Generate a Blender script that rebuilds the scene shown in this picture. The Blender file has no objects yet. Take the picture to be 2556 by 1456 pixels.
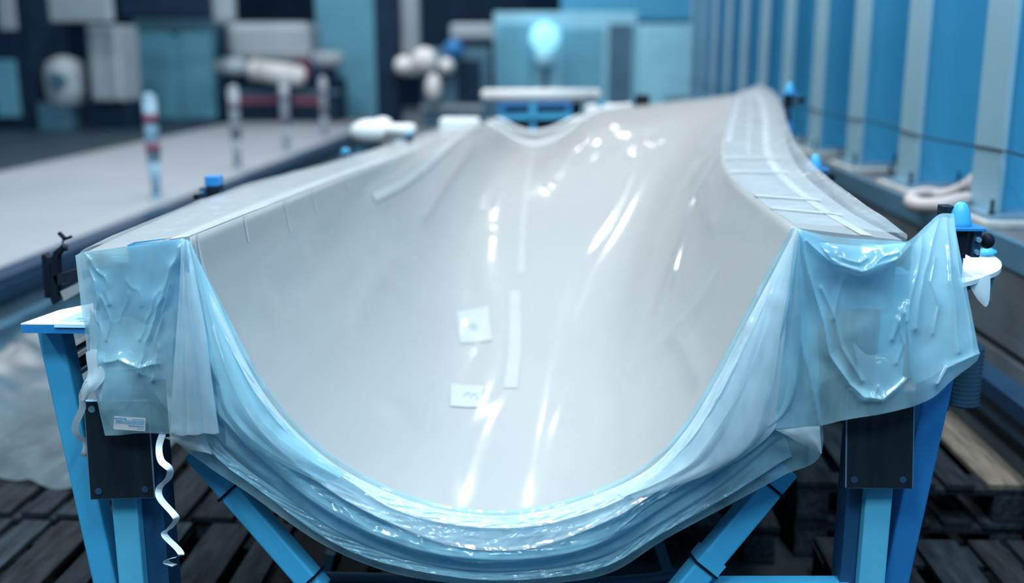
import bpy, bmesh, math, random
from mathutils import Vector, Matrix, noise, Euler
random.seed(7)
S = bpy.context.scene
COL = S.collection
PI = math.pi
# ------------------------------------------------------------------ camera
F, CX, CY = 2600.0, 1278.0, 728.0
PITCH, YAW, HC = math.atan(596 / F), math.atan(115 * math.cos(math.atan(596 / F)) / F), 1.75
cam = bpy.data.cameras.new('camera'); camo = bpy.data.objects.new('camera', cam); COL.objects.link(camo)
camo.location = (0, 0, HC); camo.rotation_euler = (PI / 2 - PITCH, 0, YAW)
cam.sensor_width = 36; cam.lens = 36 * F / 2556; cam.clip_start = .05; cam.clip_end = 200
cam.dof.use_dof = True; cam.dof.focus_distance = 2.6; cam.dof.aperture_fstop = 1.0
S.camera = camo
# ------------------------------------------------------------------ view, world, lamps
S.view_settings.view_transform = 'Standard'; S.view_settings.look = 'None'
S.view_settings.gamma = 1; S.view_settings.use_curve_mapping = False
S.view_settings.exposure = -0.25
W = bpy.data.worlds.new('world'); S.world = W; W.use_nodes = True
W.node_tree.nodes['Background'].inputs[0].default_value = (.15, .38, .62, 1)
W.node_tree.nodes['Background'].inputs[1].default_value = .52
def area(x, y, z, sx, sy, power, col=(1, .97, .94)):
    l = bpy.data.lights.new('ceiling_or_fill_lamp', 'AREA'); l.shape = 'RECTANGLE'; l.size = sx; l.size_y = sy
    l.energy = power; l.color = col
    o = bpy.data.objects.new('ceiling_or_fill_lamp', l); COL.objects.link(o); o.location = (x, y, z)
    return o
for (lx, ly) in ((.05, 6.5), (.05, 10.5), (.05, 14.5), (-2.2, 5), (-2.2, 8.5), (-2.2, 12), (-2.2, 16), (1.4, 4), (1.4, 12),
                 (-6, 6), (-6, 11), (-6, 16)):
    area(lx, ly, 6.6, .25, .9, 100 if lx > -5 else 150)
for (lx, ly) in ((-1.5, -1.6), (1.5, -1.6), (-4.5, -.5), (-1.5, 1.2), (1.2, 1.2)):  # added fill lights on the camera side, tinted cool for film and posts
    area(lx, ly, 6.0, .34, 1.6, 210, (.70, .90, 1))
S.cycles.transparent_max_bounces = 14
S.cycles.sample_clamp_indirect = 4

# ------------------------------------------------------------------ pixel -> point
_R = Vector((math.cos(YAW), math.sin(YAW), 0))
_FW = Vector((-math.sin(YAW) * math.cos(PITCH), math.cos(YAW) * math.cos(PITCH), -math.sin(PITCH)))
_UP = _R.cross(_FW)
def ray(px, py): return _R * ((px - CX) / F) + _UP * ((CY - py) / F) + _FW
def U(px, py, y): d = ray(px, py); return Vector((0, 0, HC)) + d * (y / d.y)
def Uz(px, py, z): d = ray(px, py); return Vector((0, 0, HC)) + d * ((z - HC) / d.z)
def Ux(px, py, x): d = ray(px, py); return Vector((0, 0, HC)) + d * (x / d.x)

# ------------------------------------------------------------------ materials
def nodes_of(name):
    m = bpy.data.materials.new(name); m.use_nodes = True
    return m, m.node_tree.nodes, m.node_tree.links
def mat(name, col, rough=.5, metal=0, var=.12, scale=8, bump=0, bscale=60, col2=None, stretch=None, spec=.5):
    m, N, L = nodes_of(name); b = N['Principled BSDF']
    tc = N.new('ShaderNodeTexCoord'); mp = N.new('ShaderNodeMapping'); L.new(tc.outputs['Object'], mp.inputs[0])
    if stretch: mp.inputs['Scale'].default_value = stretch
    nz = N.new('ShaderNodeTexNoise'); nz.inputs['Scale'].default_value = scale; nz.inputs['Detail'].default_value = 5
    L.new(mp.outputs[0], nz.inputs['Vector'])
    rp = N.new('ShaderNodeValToRGB'); rp.color_ramp.elements[0].position = .3; rp.color_ramp.elements[1].position = .7
    c2 = col2 or tuple(c * (1 - var) for c in col); c1 = col if col2 else tuple(min(1, c * (1 + var)) for c in col)
    rp.color_ramp.elements[0].color = (*c2, 1); rp.color_ramp.elements[1].color = (*c1, 1)
    L.new(nz.outputs[0], rp.inputs[0]); L.new(rp.outputs[0], b.inputs['Base Color'])
    b.inputs['Roughness'].default_value = rough; b.inputs['Metallic'].default_value = metal
    b.inputs['Specular IOR Level'].default_value = spec
    if bump:
        n2 = N.new('ShaderNodeTexNoise'); n2.inputs['Scale'].default_value = bscale; n2.inputs['Detail'].default_value = 4
        L.new(mp.outputs[0], n2.inputs['Vector'])
        bp = N.new('ShaderNodeBump'); bp.inputs['Strength'].default_value = bump; bp.inputs['Distance'].default_value = .01
        L.new(n2.outputs[0], bp.inputs['Height']); L.new(bp.outputs[0], b.inputs['Normal'])
    return m
def film(name, opacity, col, gloss=.9, rough=.12, bump=.25, bscale=14, transl=.5, facing=.35, patch=True):
    m, N, L = nodes_of(name); N.remove(N['Principled BSDF']); out = N['Material Output']
    tc = N.new('ShaderNodeTexCoord')
    nz = N.new('ShaderNodeTexNoise'); nz.inputs['Scale'].default_value = bscale; nz.inputs['Detail'].default_value = 4
    nz.noise_type = 'RIDGED_MULTIFRACTAL'; nz.inputs['Distortion'].default_value = .6
    L.new(tc.outputs['Object'], nz.inputs['Vector'])
    bp = N.new('ShaderNodeBump'); bp.inputs['Strength'].default_value = bump; bp.inputs['Distance'].default_value = .02
    L.new(nz.outputs[0], bp.inputs['Height'])
    tr = N.new('ShaderNodeBsdfTransparent'); tr.inputs[0].default_value = (.95, .98, .99, 1)
    df = N.new('ShaderNodeBsdfDiffuse'); df.inputs[0].default_value = (*col, 1)
    tl = N.new('ShaderNodeBsdfTranslucent'); tl.inputs[0].default_value = (*col, 1)
    gl = N.new('ShaderNodeBsdfGlossy'); gl.inputs[0].default_value = (1, 1, 1, 1); gl.inputs['Roughness'].default_value = rough
    for s in (df, tl, gl): L.new(bp.outputs[0], s.inputs['Normal'])
    body = N.new('ShaderNodeMixShader'); body.inputs[0].default_value = transl
    L.new(df.outputs[0], body.inputs[1]); L.new(tl.outputs[0], body.inputs[2])
    lw = N.new('ShaderNodeLayerWeight'); lw.inputs[0].default_value = .35
    ma = N.new('ShaderNodeMath'); ma.operation = 'MULTIPLY_ADD'; ma.use_clamp = True
    L.new(lw.outputs['Facing'], ma.inputs[0]); ma.inputs[1].default_value = facing; ma.inputs[2].default_value = opacity
    n3 = N.new('ShaderNodeTexNoise'); n3.inputs['Scale'].default_value = 5; n3.inputs['Detail'].default_value = 3
    mp3 = N.new('ShaderNodeMapping'); mp3.inputs['Scale'].default_value = (1.6, 1, .7); L.new(tc.outputs['Object'], mp3.inputs[0]); L.new(mp3.outputs[0], n3.inputs['Vector'])
    m3 = N.new('ShaderNodeMapRange'); m3.inputs['From Min'].default_value = .35; m3.inputs['From Max'].default_value = .68
    m3.inputs['To Min'].default_value = opacity * .75; m3.inputs['To Max'].default_value = opacity * 1.45 if patch else opacity * 1.1
    L.new(n3.outputs[0], m3.inputs['Value']); L.new(m3.outputs[0], ma.inputs[2])
    m1 = N.new('ShaderNodeMixShader'); L.new(ma.outputs[0], m1.inputs[0])
    L.new(tr.outputs[0], m1.inputs[1]); L.new(body.outputs[0], m1.inputs[2])
    fr = N.new('ShaderNodeFresnel'); fr.inputs[0].default_value = 1.45; L.new(bp.outputs[0], fr.inputs['Normal'])
    mg = N.new('ShaderNodeMath'); mg.operation = 'MULTIPLY'; L.new(fr.outputs[0], mg.inputs[0]); mg.inputs[1].default_value = gloss
    m2 = N.new('ShaderNodeMixShader'); L.new(mg.outputs[0], m2.inputs[0])
    L.new(m1.outputs[0], m2.inputs[1]); L.new(gl.outputs[0], m2.inputs[2])
    L.new(m2.outputs[0], out.inputs[0])
    return m
def emit(name, col, s):
    m, N, L = nodes_of(name); b = N['Principled BSDF']
    b.inputs['Emission Color'].default_value = (*col, 1); b.inputs['Emission Strength'].default_value = s
    b.inputs['Base Color'].default_value = (*col, 1)
    return m
M = dict(
    gel=mat('gelcoat', (.385, .362, .35), .5, var=.03, scale=1.6, spec=.25),
    flange=mat('flange_gelcoat', (.31, .315, .32), .4, var=.04, scale=3),
    blue=mat('blue_paint', (.02, .20, .50), .42, var=.05, scale=5),
    ltblue=mat('light_blue_paint', (.055, .40, .68), .45, var=.05, scale=5),
    endblue=mat('end_ring_blue', (.05, .30, .50), .45, var=.15, scale=6),
    colpale=mat('lit_column_paint', (.24, .42, .52), .5, var=.06, scale=2),  # flange faces paler: light from the hall side put into the colour
    colpaint=mat('column_paint', (.07, .40, .64), .5, var=.05, scale=2),
    steel=mat('bare_dark_steel', (.022, .036, .05), .38, .6, var=.3, scale=6, stretch=(6, 6, .6)),
    postlit=mat('lit_post_paint', (.10, .48, .70), .45, var=.04, scale=5),  # lit copy of the post blue; postside is the shaded copy
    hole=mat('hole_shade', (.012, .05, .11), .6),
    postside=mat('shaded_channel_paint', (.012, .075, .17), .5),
    centretape=mat('faint_white_tape', (.44, .42, .41), .5, var=.03),
    edge=mat('cut_steel_edge', (.2, .36, .48), .4, .4),
    black=mat('black_rubber', (.006, .011, .02), .6, spec=.15),
    darkblue=mat('dark_blue_metal', (.012, .05, .11), .4, .2),
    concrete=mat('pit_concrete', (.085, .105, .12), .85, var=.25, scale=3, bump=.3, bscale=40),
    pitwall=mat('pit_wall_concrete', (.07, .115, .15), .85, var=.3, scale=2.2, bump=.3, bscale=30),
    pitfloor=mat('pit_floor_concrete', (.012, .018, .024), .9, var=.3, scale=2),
    curbtop=mat('grout', (.42, .44, .44), .85, var=.2, scale=9, bump=.3),
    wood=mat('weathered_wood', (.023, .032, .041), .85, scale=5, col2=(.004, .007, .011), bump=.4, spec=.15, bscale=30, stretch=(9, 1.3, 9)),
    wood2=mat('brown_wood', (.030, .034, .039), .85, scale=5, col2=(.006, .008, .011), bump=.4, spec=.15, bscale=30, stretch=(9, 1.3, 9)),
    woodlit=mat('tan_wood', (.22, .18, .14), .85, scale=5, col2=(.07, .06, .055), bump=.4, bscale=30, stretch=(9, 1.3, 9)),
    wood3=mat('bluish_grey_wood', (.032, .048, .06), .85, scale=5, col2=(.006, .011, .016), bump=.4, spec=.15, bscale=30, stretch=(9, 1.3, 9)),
    ply=mat('plywood', (.04, .036, .036), .8, scale=4, col2=(.016, .015, .017), bump=.2),
    white=mat('white_paint', (.74, .77, .78), .45, var=.04),
    foam=mat('white_foam', (.78, .79, .79), .7, var=.03),
    tape=mat('white_tape', (.52, .51, .50), .5, var=.03),
    pinktape=mat('pale_pink_tape', (.44, .38, .37), .6, var=.04),
    strap=mat('white_strap', (.74, .80, .83), .4, var=.05),
    cyan=mat('pale_blue_label', (.42, .68, .80), .35, var=.06, scale=14),
    ink=mat('blue_ink', (.05, .33, .55), .6),
    paper=mat('white_paper', (.49, .475, .47), .6, var=.03),
    red=mat('red_plastic', (.55, .04, .04), .4),
    redband=mat('red_reflective_band', (.20, .07, .12), .5),
    post=mat('white_blue_plastic', (.24, .42, .54), .5),
    paleband=mat('pale_band', (.20, .19, .24), .6),  # farther posts get paler, greyer band and body colours
    palepost=mat('pale_post_plastic', (.27, .33, .38), .6),
    hose=mat('ribbed_hose', (.52, .46, .46), .6),
    navy=mat('navy_steel', (.006, .026, .06), .7, var=.3, scale=2, spec=.2),
    slate=mat('slate_paint', (.06, .16, .24), .55, var=.15, scale=2),
    palegrey=mat('pale_grey_panel', (.36, .44, .49), .5, var=.1, scale=2),
    curtain=mat('blue_grey_curtain', (.12, .38, .52), .7, var=.12, scale=1.5),
    skypanel=mat('pale_blue_panel', (.30, .66, .82), .5, var=.12, scale=1.2),
    lamp=emit('blue_lamp_glass', (.32, .78, .95), 1.0),
    clearhose=mat('blue_spiral_hose', (.05, .12, .2), .25),
    duct=mat('ribbed_duct', (.03, .09, .15), .3),
    tread=mat('tread_plate', (.30, .36, .40), .35, .7),
)
M['film'] = film('frosted_film', .46, (.50, .85, .97), gloss=.9, rough=.15, bump=.35, bscale=9)
M['filmthin'] = film('thin_film', .12, (.76, .80, .82), gloss=.25, rough=.11, bump=.05, bscale=3.5, facing=.12, patch=False)
M['filmtop'] = film('flange_film', .16, (.76, .80, .83), gloss=.35, rough=.2, bump=.25, bscale=12, facing=.25)
M['filmlip'] = film('folded_film', .60, (.80, .91, .96), gloss=.8, rough=.18, bump=.35, bscale=10)

M['filmmid'] = film('mid_film', .54, (.72, .89, .96), gloss=.9, rough=.15, bump=.35, bscale=9)
# ------------------------------------------------------------------ object helpers
def tag(o, label=None, cat=None, group=None, kind=None):
    if label: o['label'] = label
    if cat: o['category'] = cat
    if group: o['group'] = group
    if kind: o['kind'] = kind
    return o
def thing(name, label, cat, loc=(0, 0, 0), group=None):
    o = bpy.data.objects.new(name, None); COL.objects.link(o); o.location = loc; o.empty_display_size = .1
    return tag(o, label, cat, group)
def wloc(o):
    v = Vector(o.location)
    while o.parent: o = o.parent; v += Vector(o.location)
    return v
def link(name, bm, m, parent=None, smooth=False, recalc=True):
    if recalc: bmesh.ops.recalc_face_normals(bm, faces=bm.faces)
    me = bpy.data.meshes.new(name); bm.to_mesh(me); bm.free()
    for mm in (m if isinstance(m, (list, tuple)) else [m]): me.materials.append(M[mm])
    if smooth:
        for p in me.polygons: p.use_smooth = True
    o = bpy.data.objects.new(name, me); COL.objects.link(o)
    if parent:
        me.transform(Matrix.Translation(-wloc(parent))); o.parent = parent
    else:
        c = sum((v.co for v in me.vertices), Vector()) / max(1, len(me.vertices))
        c.z = min(v.co.z for v in me.vertices)
        me.transform(Matrix.Translation(-c)); o.location = c
    return o
def B(): return bmesh.new()
def box(bm, c, s, rot=None, bev=0):
    r = bmesh.ops.create_cube(bm, size=1)
    mtx = Matrix.Translation(Vector(c)) @ (rot.to_matrix().to_4x4() if rot else Matrix()) @ Matrix.Diagonal((*s, 1))
    bmesh.ops.transform(bm, matrix=mtx, verts=r['verts'])
    if bev:
        es = list({e for v in r['verts'] for e in v.link_edges})
        bmesh.ops.bevel(bm, geom=es, offset=bev, segments=2, affect='EDGES', profile=.5)
    return bm
def box2(bm, a, b, bev=0):
    a, b = Vector(a), Vector(b); return box(bm, (a + b) / 2, [abs(q) for q in (b - a)], bev=bev)
def beam(bm, p0, p1, w, h, up=(0, 0, 1), bev=0):
    p0, p1 = Vector(p0), Vector(p1); d = p1 - p0; L = d.length; z = d.normalized()
    x = Vector(up).cross(z).normalized(); y = z.cross(x)
    mtx = Matrix((x, y, z)).transposed().to_4x4(); mtx.translation = (p0 + p1) / 2
    r = bmesh.ops.create_cube(bm, size=1)
    bmesh.ops.transform(bm, matrix=mtx @ Matrix.Diagonal((w, h, L, 1)), verts=r['verts'])
    if bev:
        es = list({e for v in r['verts'] for e in v.link_edges})
        bmesh.ops.bevel(bm, geom=es, offset=bev, segments=2, affect='EDGES', profile=.5)
    return bm
def cyl(bm, p0, p1, r0, r1=None, seg=16):
    p0, p1 = Vector(p0), Vector(p1); r1 = r0 if r1 is None else r1; d = p1 - p0
    q = Vector((0, 0, 1)).rotation_difference(d.normalized()).to_matrix().to_4x4(); q.translation = (p0 + p1) / 2
    bmesh.ops.create_cone(bm, cap_ends=True, segments=seg, radius1=max(r0, 1e-4), radius2=max(r1, 1e-4), depth=d.length, matrix=q)
    return bm
def ball(bm, c, r, s=(1, 1, 1), seg=16):
    q = bmesh.ops.create_uvsphere(bm, u_segments=seg, v_segments=seg // 2 + 2, radius=r)
    bmesh.ops.transform(bm, matrix=Matrix.Translation(Vector(c)) @ Matrix.Diagonal((*s, 1)), verts=q['verts']); return bm
def crom(pts, n):
    pts = [Vector(p) for p in pts]; out = []
    P = [2 * pts[0] - pts[1]] + pts + [2 * pts[-1] - pts[-2]]; k = len(pts) - 1
    for i in range(n):
        u = i / (n - 1) * k; j = min(int(u), k - 1); t = u - j
        a, b, c, d = P[j:j + 4]
        out.append(.5 * ((2 * b) + (c - a) * t + (2 * a - 5 * b + 4 * c - d) * t * t + (3 * b - a - 3 * c + d) * t ** 3))
    return out
def tube(bm, pts, r, seg=10, rib=0, cap=True):
    rings = []; n = len(pts); up = None
    for i, p in enumerate(pts):
        d = (pts[min(i + 1, n - 1)] - pts[max(i - 1, 0)]).normalized()
        if up is None: up = Vector((0, 0, 1)) if abs(d.z) < .9 else Vector((1, 0, 0))
        x = up.cross(d).normalized(); y = d.cross(x); up = y
        rr = r + (rib if i % 2 else 0)
        rings.append([bm.verts.new(p + (x * math.cos(2 * PI * k / seg) + y * math.sin(2 * PI * k / seg)) * rr) for k in range(seg)])
    for a, b in zip(rings, rings[1:]):
        for k in range(seg): bm.faces.new((a[k], a[(k + 1) % seg], b[(k + 1) % seg], b[k]))
    if cap: bm.faces.new(rings[0][::-1]); bm.faces.new(rings[-1])
    return bm
def grid(bm, G):
    V = [[bm.verts.new(p) for p in row] for row in G]
    for a, b in zip(V, V[1:]):
        for k in range(len(a) - 1): bm.faces.new((a[k], a[k + 1], b[k + 1], b[k]))
    return bm
def copy_tree(o, loc=None, parent=None):
    c = o.copy(); COL.objects.link(c)
    if parent: c.parent = parent
    if loc is not None: c.location = loc
    for ch in list(o.children): copy_tree(ch, None, c)
    return c
def lerp(a, b, t): return a + (b - a) * t
def table(T, x):
    if x <= T[0][0]: return T[0][1]
    for (a, va), (b, vb) in zip(T, T[1:]):
        if x <= b: return lerp(va, vb, (x - a) / (b - a))
    return T[-1][1]
def smooth_table(T, x):
    ks = [t[0] for t in T]; k = len(T)
    if x <= ks[0]: return T[0][1]
    if x >= ks[-1]: return T[-1][1]
    j = max(i for i in range(k) if ks[i] <= x); t = (x - ks[j]) / (ks[j + 1] - ks[j]); h = ks[j + 1] - ks[j]
    def sl(i):
        a, b = max(0, i - 1), min(k - 1, i + 1); return (T[b][1] - T[a][1]) * (1 / (ks[b] - ks[a]))
    m0, m1 = sl(j) * h, sl(j + 1) * h
    return T[j][1] * (2 * t ** 3 - 3 * t * t + 1) + m0 * (t ** 3 - 2 * t * t + t) + T[j + 1][1] * (-2 * t ** 3 + 3 * t * t) + m1 * (t ** 3 - t * t)

# ------------------------------------------------------------------ the setting
HF = .55                       # hall floor level above the pit floor
XL, XR = -3.03, 1.71            # pit sides
def struct(name, bm, m, **k): return tag(link(name, bm, m, **k), kind='structure')
def floor_mat():
    m, N, L = nodes_of('hall_floor'); b = N['Principled BSDF']
    g = N.new('ShaderNodeNewGeometry'); sp = N.new('ShaderNodeSeparateXYZ'); L.new(g.outputs['Position'], sp.inputs[0])
    nz = N.new('ShaderNodeTexNoise'); nz.inputs['Scale'].default_value = .8; nz.inputs['Detail'].default_value = 5
    L.new(g.outputs['Position'], nz.inputs['Vector'])
    gt = N.new('ShaderNodeMath'); gt.operation = 'LESS_THAN'; L.new(sp.outputs[0], gt.inputs[0]); gt.inputs[1].default_value = -5.75
    r1 = N.new('ShaderNodeValToRGB'); r1.color_ramp.elements[0].color = (.25, .29, .33, 1); r1.color_ramp.elements[1].color = (.36, .40, .44, 1)
    r2 = N.new('ShaderNodeValToRGB'); r2.color_ramp.elements[0].color = (.007, .024, .04, 1); r2.color_ramp.elements[1].color = (.014, .04, .06, 1)
    L.new(nz.outputs[0], r1.inputs[0]); L.new(nz.outputs[0], r2.inputs[0])
    mx = N.new('ShaderNodeMixRGB'); L.new(gt.outputs[0], mx.inputs[0]); L.new(r1.outputs[0], mx.inputs[1]); L.new(r2.outputs[0], mx.inputs[2])
    L.new(mx.outputs[0], b.inputs['Base Color']); b.inputs['Roughness'].default_value = .55
    return m
M['floor'] = floor_mat()
b = B(); box2(b, (-14, -3, HF - .3), (XL - .06, 24, HF)); box2(b, (XL - .06, 17, HF - .3), (14, 24, HF)); struct('floor', b, 'floor')
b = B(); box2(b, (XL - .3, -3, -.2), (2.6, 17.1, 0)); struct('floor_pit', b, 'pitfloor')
b = B(); box2(b, (-14, 24, 0), (14, 24.3, 6.5)); struct('wall_back', b, 'navy')
b = B(); box2(b, (-14.3, -3, 0), (-14, 24, 6.5)); struct('wall_left', b, 'navy')
b = B(); box2(b, (-14, -3.3, 0), (14, -3, 6.5)); struct('wall_front', b, 'navy')
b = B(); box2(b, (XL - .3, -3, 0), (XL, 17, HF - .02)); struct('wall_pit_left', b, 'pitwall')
# steel edge rail of the pit
b = B(); box2(b, (XL - .14, -3, HF - .10), (XL + .03, 17, HF + .006)); box2(b, (XL + .03, -3, HF - .10), (XL + .05, 17, HF - .03)); struct('trim_1', b, 'darkblue')
b = B(); box2(b, (XL, -3, .30), (XL + .10, 17, .33)); struct('trim_2', b, 'slate')
# concrete curb and wall on the right
ZC = 1.06
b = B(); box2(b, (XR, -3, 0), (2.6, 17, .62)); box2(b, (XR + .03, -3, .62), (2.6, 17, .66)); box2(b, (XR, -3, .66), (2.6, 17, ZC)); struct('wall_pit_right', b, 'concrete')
b = B(); box2(b, (XR - .012, -3, ZC - .10), (XR + .02, 17, ZC + .004)); struct('trim_3', b, 'slate')
b = B(); box2(b, (XR - .10, -3, .50), (XR, 17, .56)); box2(b, (XR - .06, -3, .40), (XR, 17, .50)); struct('trim_4', b, 'darkblue')
b = B(); box2(b, (2.6, -3, 0), (2.8, 24, 6.5)); struct('wall_right', b, 'colpaint')

# columns: steel H sections on grout pads
def column(y0):
    t = thing('steel_column', 'tall blue steel column on a concrete curb', 'column', (1.92, y0, ZC), 'blue steel columns in a row')
    fw = .28
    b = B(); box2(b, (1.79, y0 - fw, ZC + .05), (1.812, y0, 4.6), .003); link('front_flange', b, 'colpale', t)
    b = B(); box2(b, (1.812, y0 - fw / 2 - .006, ZC + .05), (2.20, y0 - fw / 2 + .006, 4.6)); link('web', b, 'colpaint', t)
    b = B(); box2(b, (2.20, y0 - fw, ZC + .05), (2.222, y0, 4.6)); link('back_flange', b, 'colpaint', t)
    b = B(); box2(b, (1.745, y0 - fw - .05, ZC + .028), (2.30, y0 + .05, ZC + .05), .004); link('base_plate', b, 'edge', t)
    b = B(); box2(b, (1.715, y0 - fw - .10, ZC), (2.32, y0 + .09, ZC + .03), .006); link('grout_pad', b, 'curbtop', t)
    for (x, y) in ((1.765, y0 + .025), (1.765, y0 - fw - .025), (2.0, y0 - fw - .025)):
        b = B(); cyl(b, (x, y, ZC + .045), (x, y, ZC + .11), .008, seg=8); cyl(b, (x, y, ZC + .045), (x, y, ZC + .06), .015, seg=6)
        link('anchor_bolt', b, 'steel', t)
    return t
WHERE = ['nearest the camera, mostly beyond the right frame edge', 'behind the ribbed hose, at the right edge', 'second from the right edge',
         'third from the right edge', 'fourth from the right edge, above the middle blue cone', 'behind the farthest blue cone']
c0 = None
for i in range(12):
    y = 3.58 + 1.0 * i
    if i == 0: c0 = column(y); c = c0
    else: c = copy_tree(c0, (1.92, y, ZC))
    if i < 6: c['label'] = 'tall blue steel H column on pale grout pad, ' + WHERE[i]
    else: c['label'] = 'tall blurred steel column in the far part of the row'
# thin cable along the columns
pa, pb = Ux(2510, 378, 1.782), Ux(2000, 264, 1.782); pts = []
for i in range(9):
    f = i / 2 - .5; q = pa.lerp(pb, f); pts += [q, pa.lerp(pb, f + .25) - Vector((.006, 0, .018))]
b = B(); tube(b, crom(pts, 80), .0045, 6); tag(link('cable', b, 'black', smooth=True), 'thin dark cable strung across the fronts of the blue columns', 'cable')
# ribbed hose lying on the curb
hp = [Ux(2434, 448, 1.92), Ux(2420, 462, 1.88), Uz(2365, 487, 1.10), Uz(2315, 484, 1.10), Uz(2283, 490, 1.10), Uz(2276, 505, 1.10), Uz(2300, 514, 1.10), Uz(2350, 512, 1.12), Uz(2395, 502, 1.13), Uz(2418, 498, 1.12)]
hp = [Vector((p.x, p.y, max(p.z, 1.10))) for p in hp]
b = B(); tube(b, crom(hp, 180), .030, 12, rib=.004); tag(link('ribbed_hose', b, 'hose', smooth=True), 'pale pinkish ribbed vacuum hose looped on the concrete curb', 'hose')

# ------------------------------------------------------------------ blade mould
Y0, Y1 = 2.40, 7.2
def edge_tab(rows): return [(y, U(px, py, y)) for (y, px, py) in rows]
LIN = edge_tab([(2.4, 475, 592), (3.0, 668, 516), (3.95, 870, 437), (4.9, 1000, 389), (6.2, 1110, 345), (7.2, 1160, 328)])
RIN = edge_tab([(2.4, 1990, 570), (2.9, 1905, 507), (3.35, 1836, 450), (3.9, 1806, 395), (4.8, 1815, 325), (6.3, 1836, 250), (7.2, 1840, 236)])
ROUT = edge_tab([(2.4, 2252, 600), (2.9, 2115, 525), (3.5, 2008, 437), (4.2, 1968, 370), (5.2, 1955, 300), (6.3, 1928, 246), (7.2, 1890, 218)])
FOUT = edge_tab([(2.4, 2262, 606), (2.62, 2195, 557), (2.95, 2112, 490), (3.6, 2012, 400), (4.5, 1966, 318), (5.6, 1945, 258), (6.4, 1922, 228), (7.2, 1892, 214)])
def Le(y): return smooth_table(LIN, y)
def Re(y): return smooth_table(RIN, y)
def Ro(y): return smooth_table(ROUT, y)
LOUT = edge_tab([(2.4, 214, 630), (2.77, 332, 576), (3.5, 545, 490), (4.85, 850, 402), (6.0, 1003, 357), (7.2, 1102, 322)])
def Lo(y): return smooth_table(LOUT, y)
FRONT = [(475, 592), (497, 695), (540, 800), (595, 895), (658, 985), (738, 1078), (838, 1162), (960, 1232), (1090, 1276), (1220, 1292), (1345, 1284),
         (1475, 1248), (1595, 1188), (1695, 1100), (1778, 985), (1850, 850), (1915, 715), (1962, 625), (1990, 570)]
FAR = [(1160, 328), (1190, 316), (1215, 311), (1250, 326), (1290, 352), (1335, 364), (1385, 350), (1430, 320), (1470, 291), (1505, 277), (1560, 268), (1650, 258), (1750, 248), (1840, 236)]
NT = 96
def norm_prof(px, y):
    P = crom([U(a, c, y) for a, c in px], 400)
    acc = [0]
    for a, c in zip(P, P[1:]): acc.append(acc[-1] + (c - a).length)
    out = []; j = 0
    for i in range(NT + 1):
        s = acc[-1] * i / NT
        while j < len(acc) - 2 and acc[j + 1] < s: j += 1
        t = (s - acc[j]) / max(1e-9, acc[j + 1] - acc[j]); out.append(P[j].lerp(P[j + 1], t))
    A, Z = P[0], P[-1]; res = []
    for p in out:
        f = (p.x - A.x) / (Z.x - A.x); res.append((f, lerp(A.z, Z.z, f) - p.z))
    return res
PF, PB = norm_prof(FRONT, Y0), norm_prof(FAR, Y1)
DF = max(d for f, d in PF)
WT = [(2.4, 0), (3.4, .05), (4.5, .24), (5.5, .52), (6.4, .82), (7.2, 1)]
DT = [(2.4, 1), (3.2, .98), (4.0, .93), (5.0, .80), (6.0, .62), (7.2, .5)]
def bowl(y, ti):
    i = min(int(ti), NT - 1); q = ti - i
    fa = lerp(PF[i][0], PF[i + 1][0], q); da = lerp(PF[i][1], PF[i + 1][1], q)
    fb = lerp(PB[i][0], PB[i + 1][0], q); db = lerp(PB[i][1], PB[i + 1][1], q)
    w = smooth_table(WT, y); k = smooth_table(DT, y)
    f = lerp(fa, fb, w); d = lerp(da * k, db, w)
    A, Z = Le(y), Re(y)
    return Vector((lerp(A.x, Z.x, f), y, lerp(A.z, Z.z, f) - d))
YS = [Y0 + (Y1 - Y0) * (i / 110) for i in range(111)]
BG = [[bowl(y, t) for t in range(NT + 1)] for y in YS]
def normals(G):
    n, m = len(G), len(G[0]); out = []
    for i in range(n):
        r = []
        for j in range(m):
            du = G[min(i + 1, n - 1)][j] - G[max(i - 1, 0)][j]; dv = G[i][min(j + 1, m - 1)] - G[i][max(j - 1, 0)]
            v = dv.cross(du); r.append(v.normalized() if v.length > 1e-9 else Vector((0, 0, 1)))
        out.append(r)
    return out
BN = normals(BG)                # points into the bowl (up)
if BN[5][NT // 2].z < 0: BN = [[-v for v in r] for r in BN]
mould = thing('blade_mould', 'long pale grey half-shell mould with blue end ring, lying under clear sheeting', 'mould', (-.1, Y0, .55))
b = B()
inner = [[b.verts.new(p) for p in r] for r in BG]
outer = [[b.verts.new(p - n * .07) for p, n in zip(r, q)] for r, q in zip(BG, BN)]
for X, fl in ((inner, 0), (outer, 1)):
    for a, c in zip(X, X[1:]):
        for k in range(NT): b.faces.new((a[k], a[k + 1], c[k + 1], c[k]))
for i in (0, -1):
    for k in range(NT): b.faces.new((inner[i][k], inner[i][k + 1], outer[i][k + 1], outer[i][k]))
for k in (0, -1):
    for i in range(len(YS) - 1): b.faces.new((inner[i][k], inner[i + 1][k], outer[i + 1][k], outer[i][k]))
link('shell', b, 'gel', mould, smooth=True)
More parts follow.
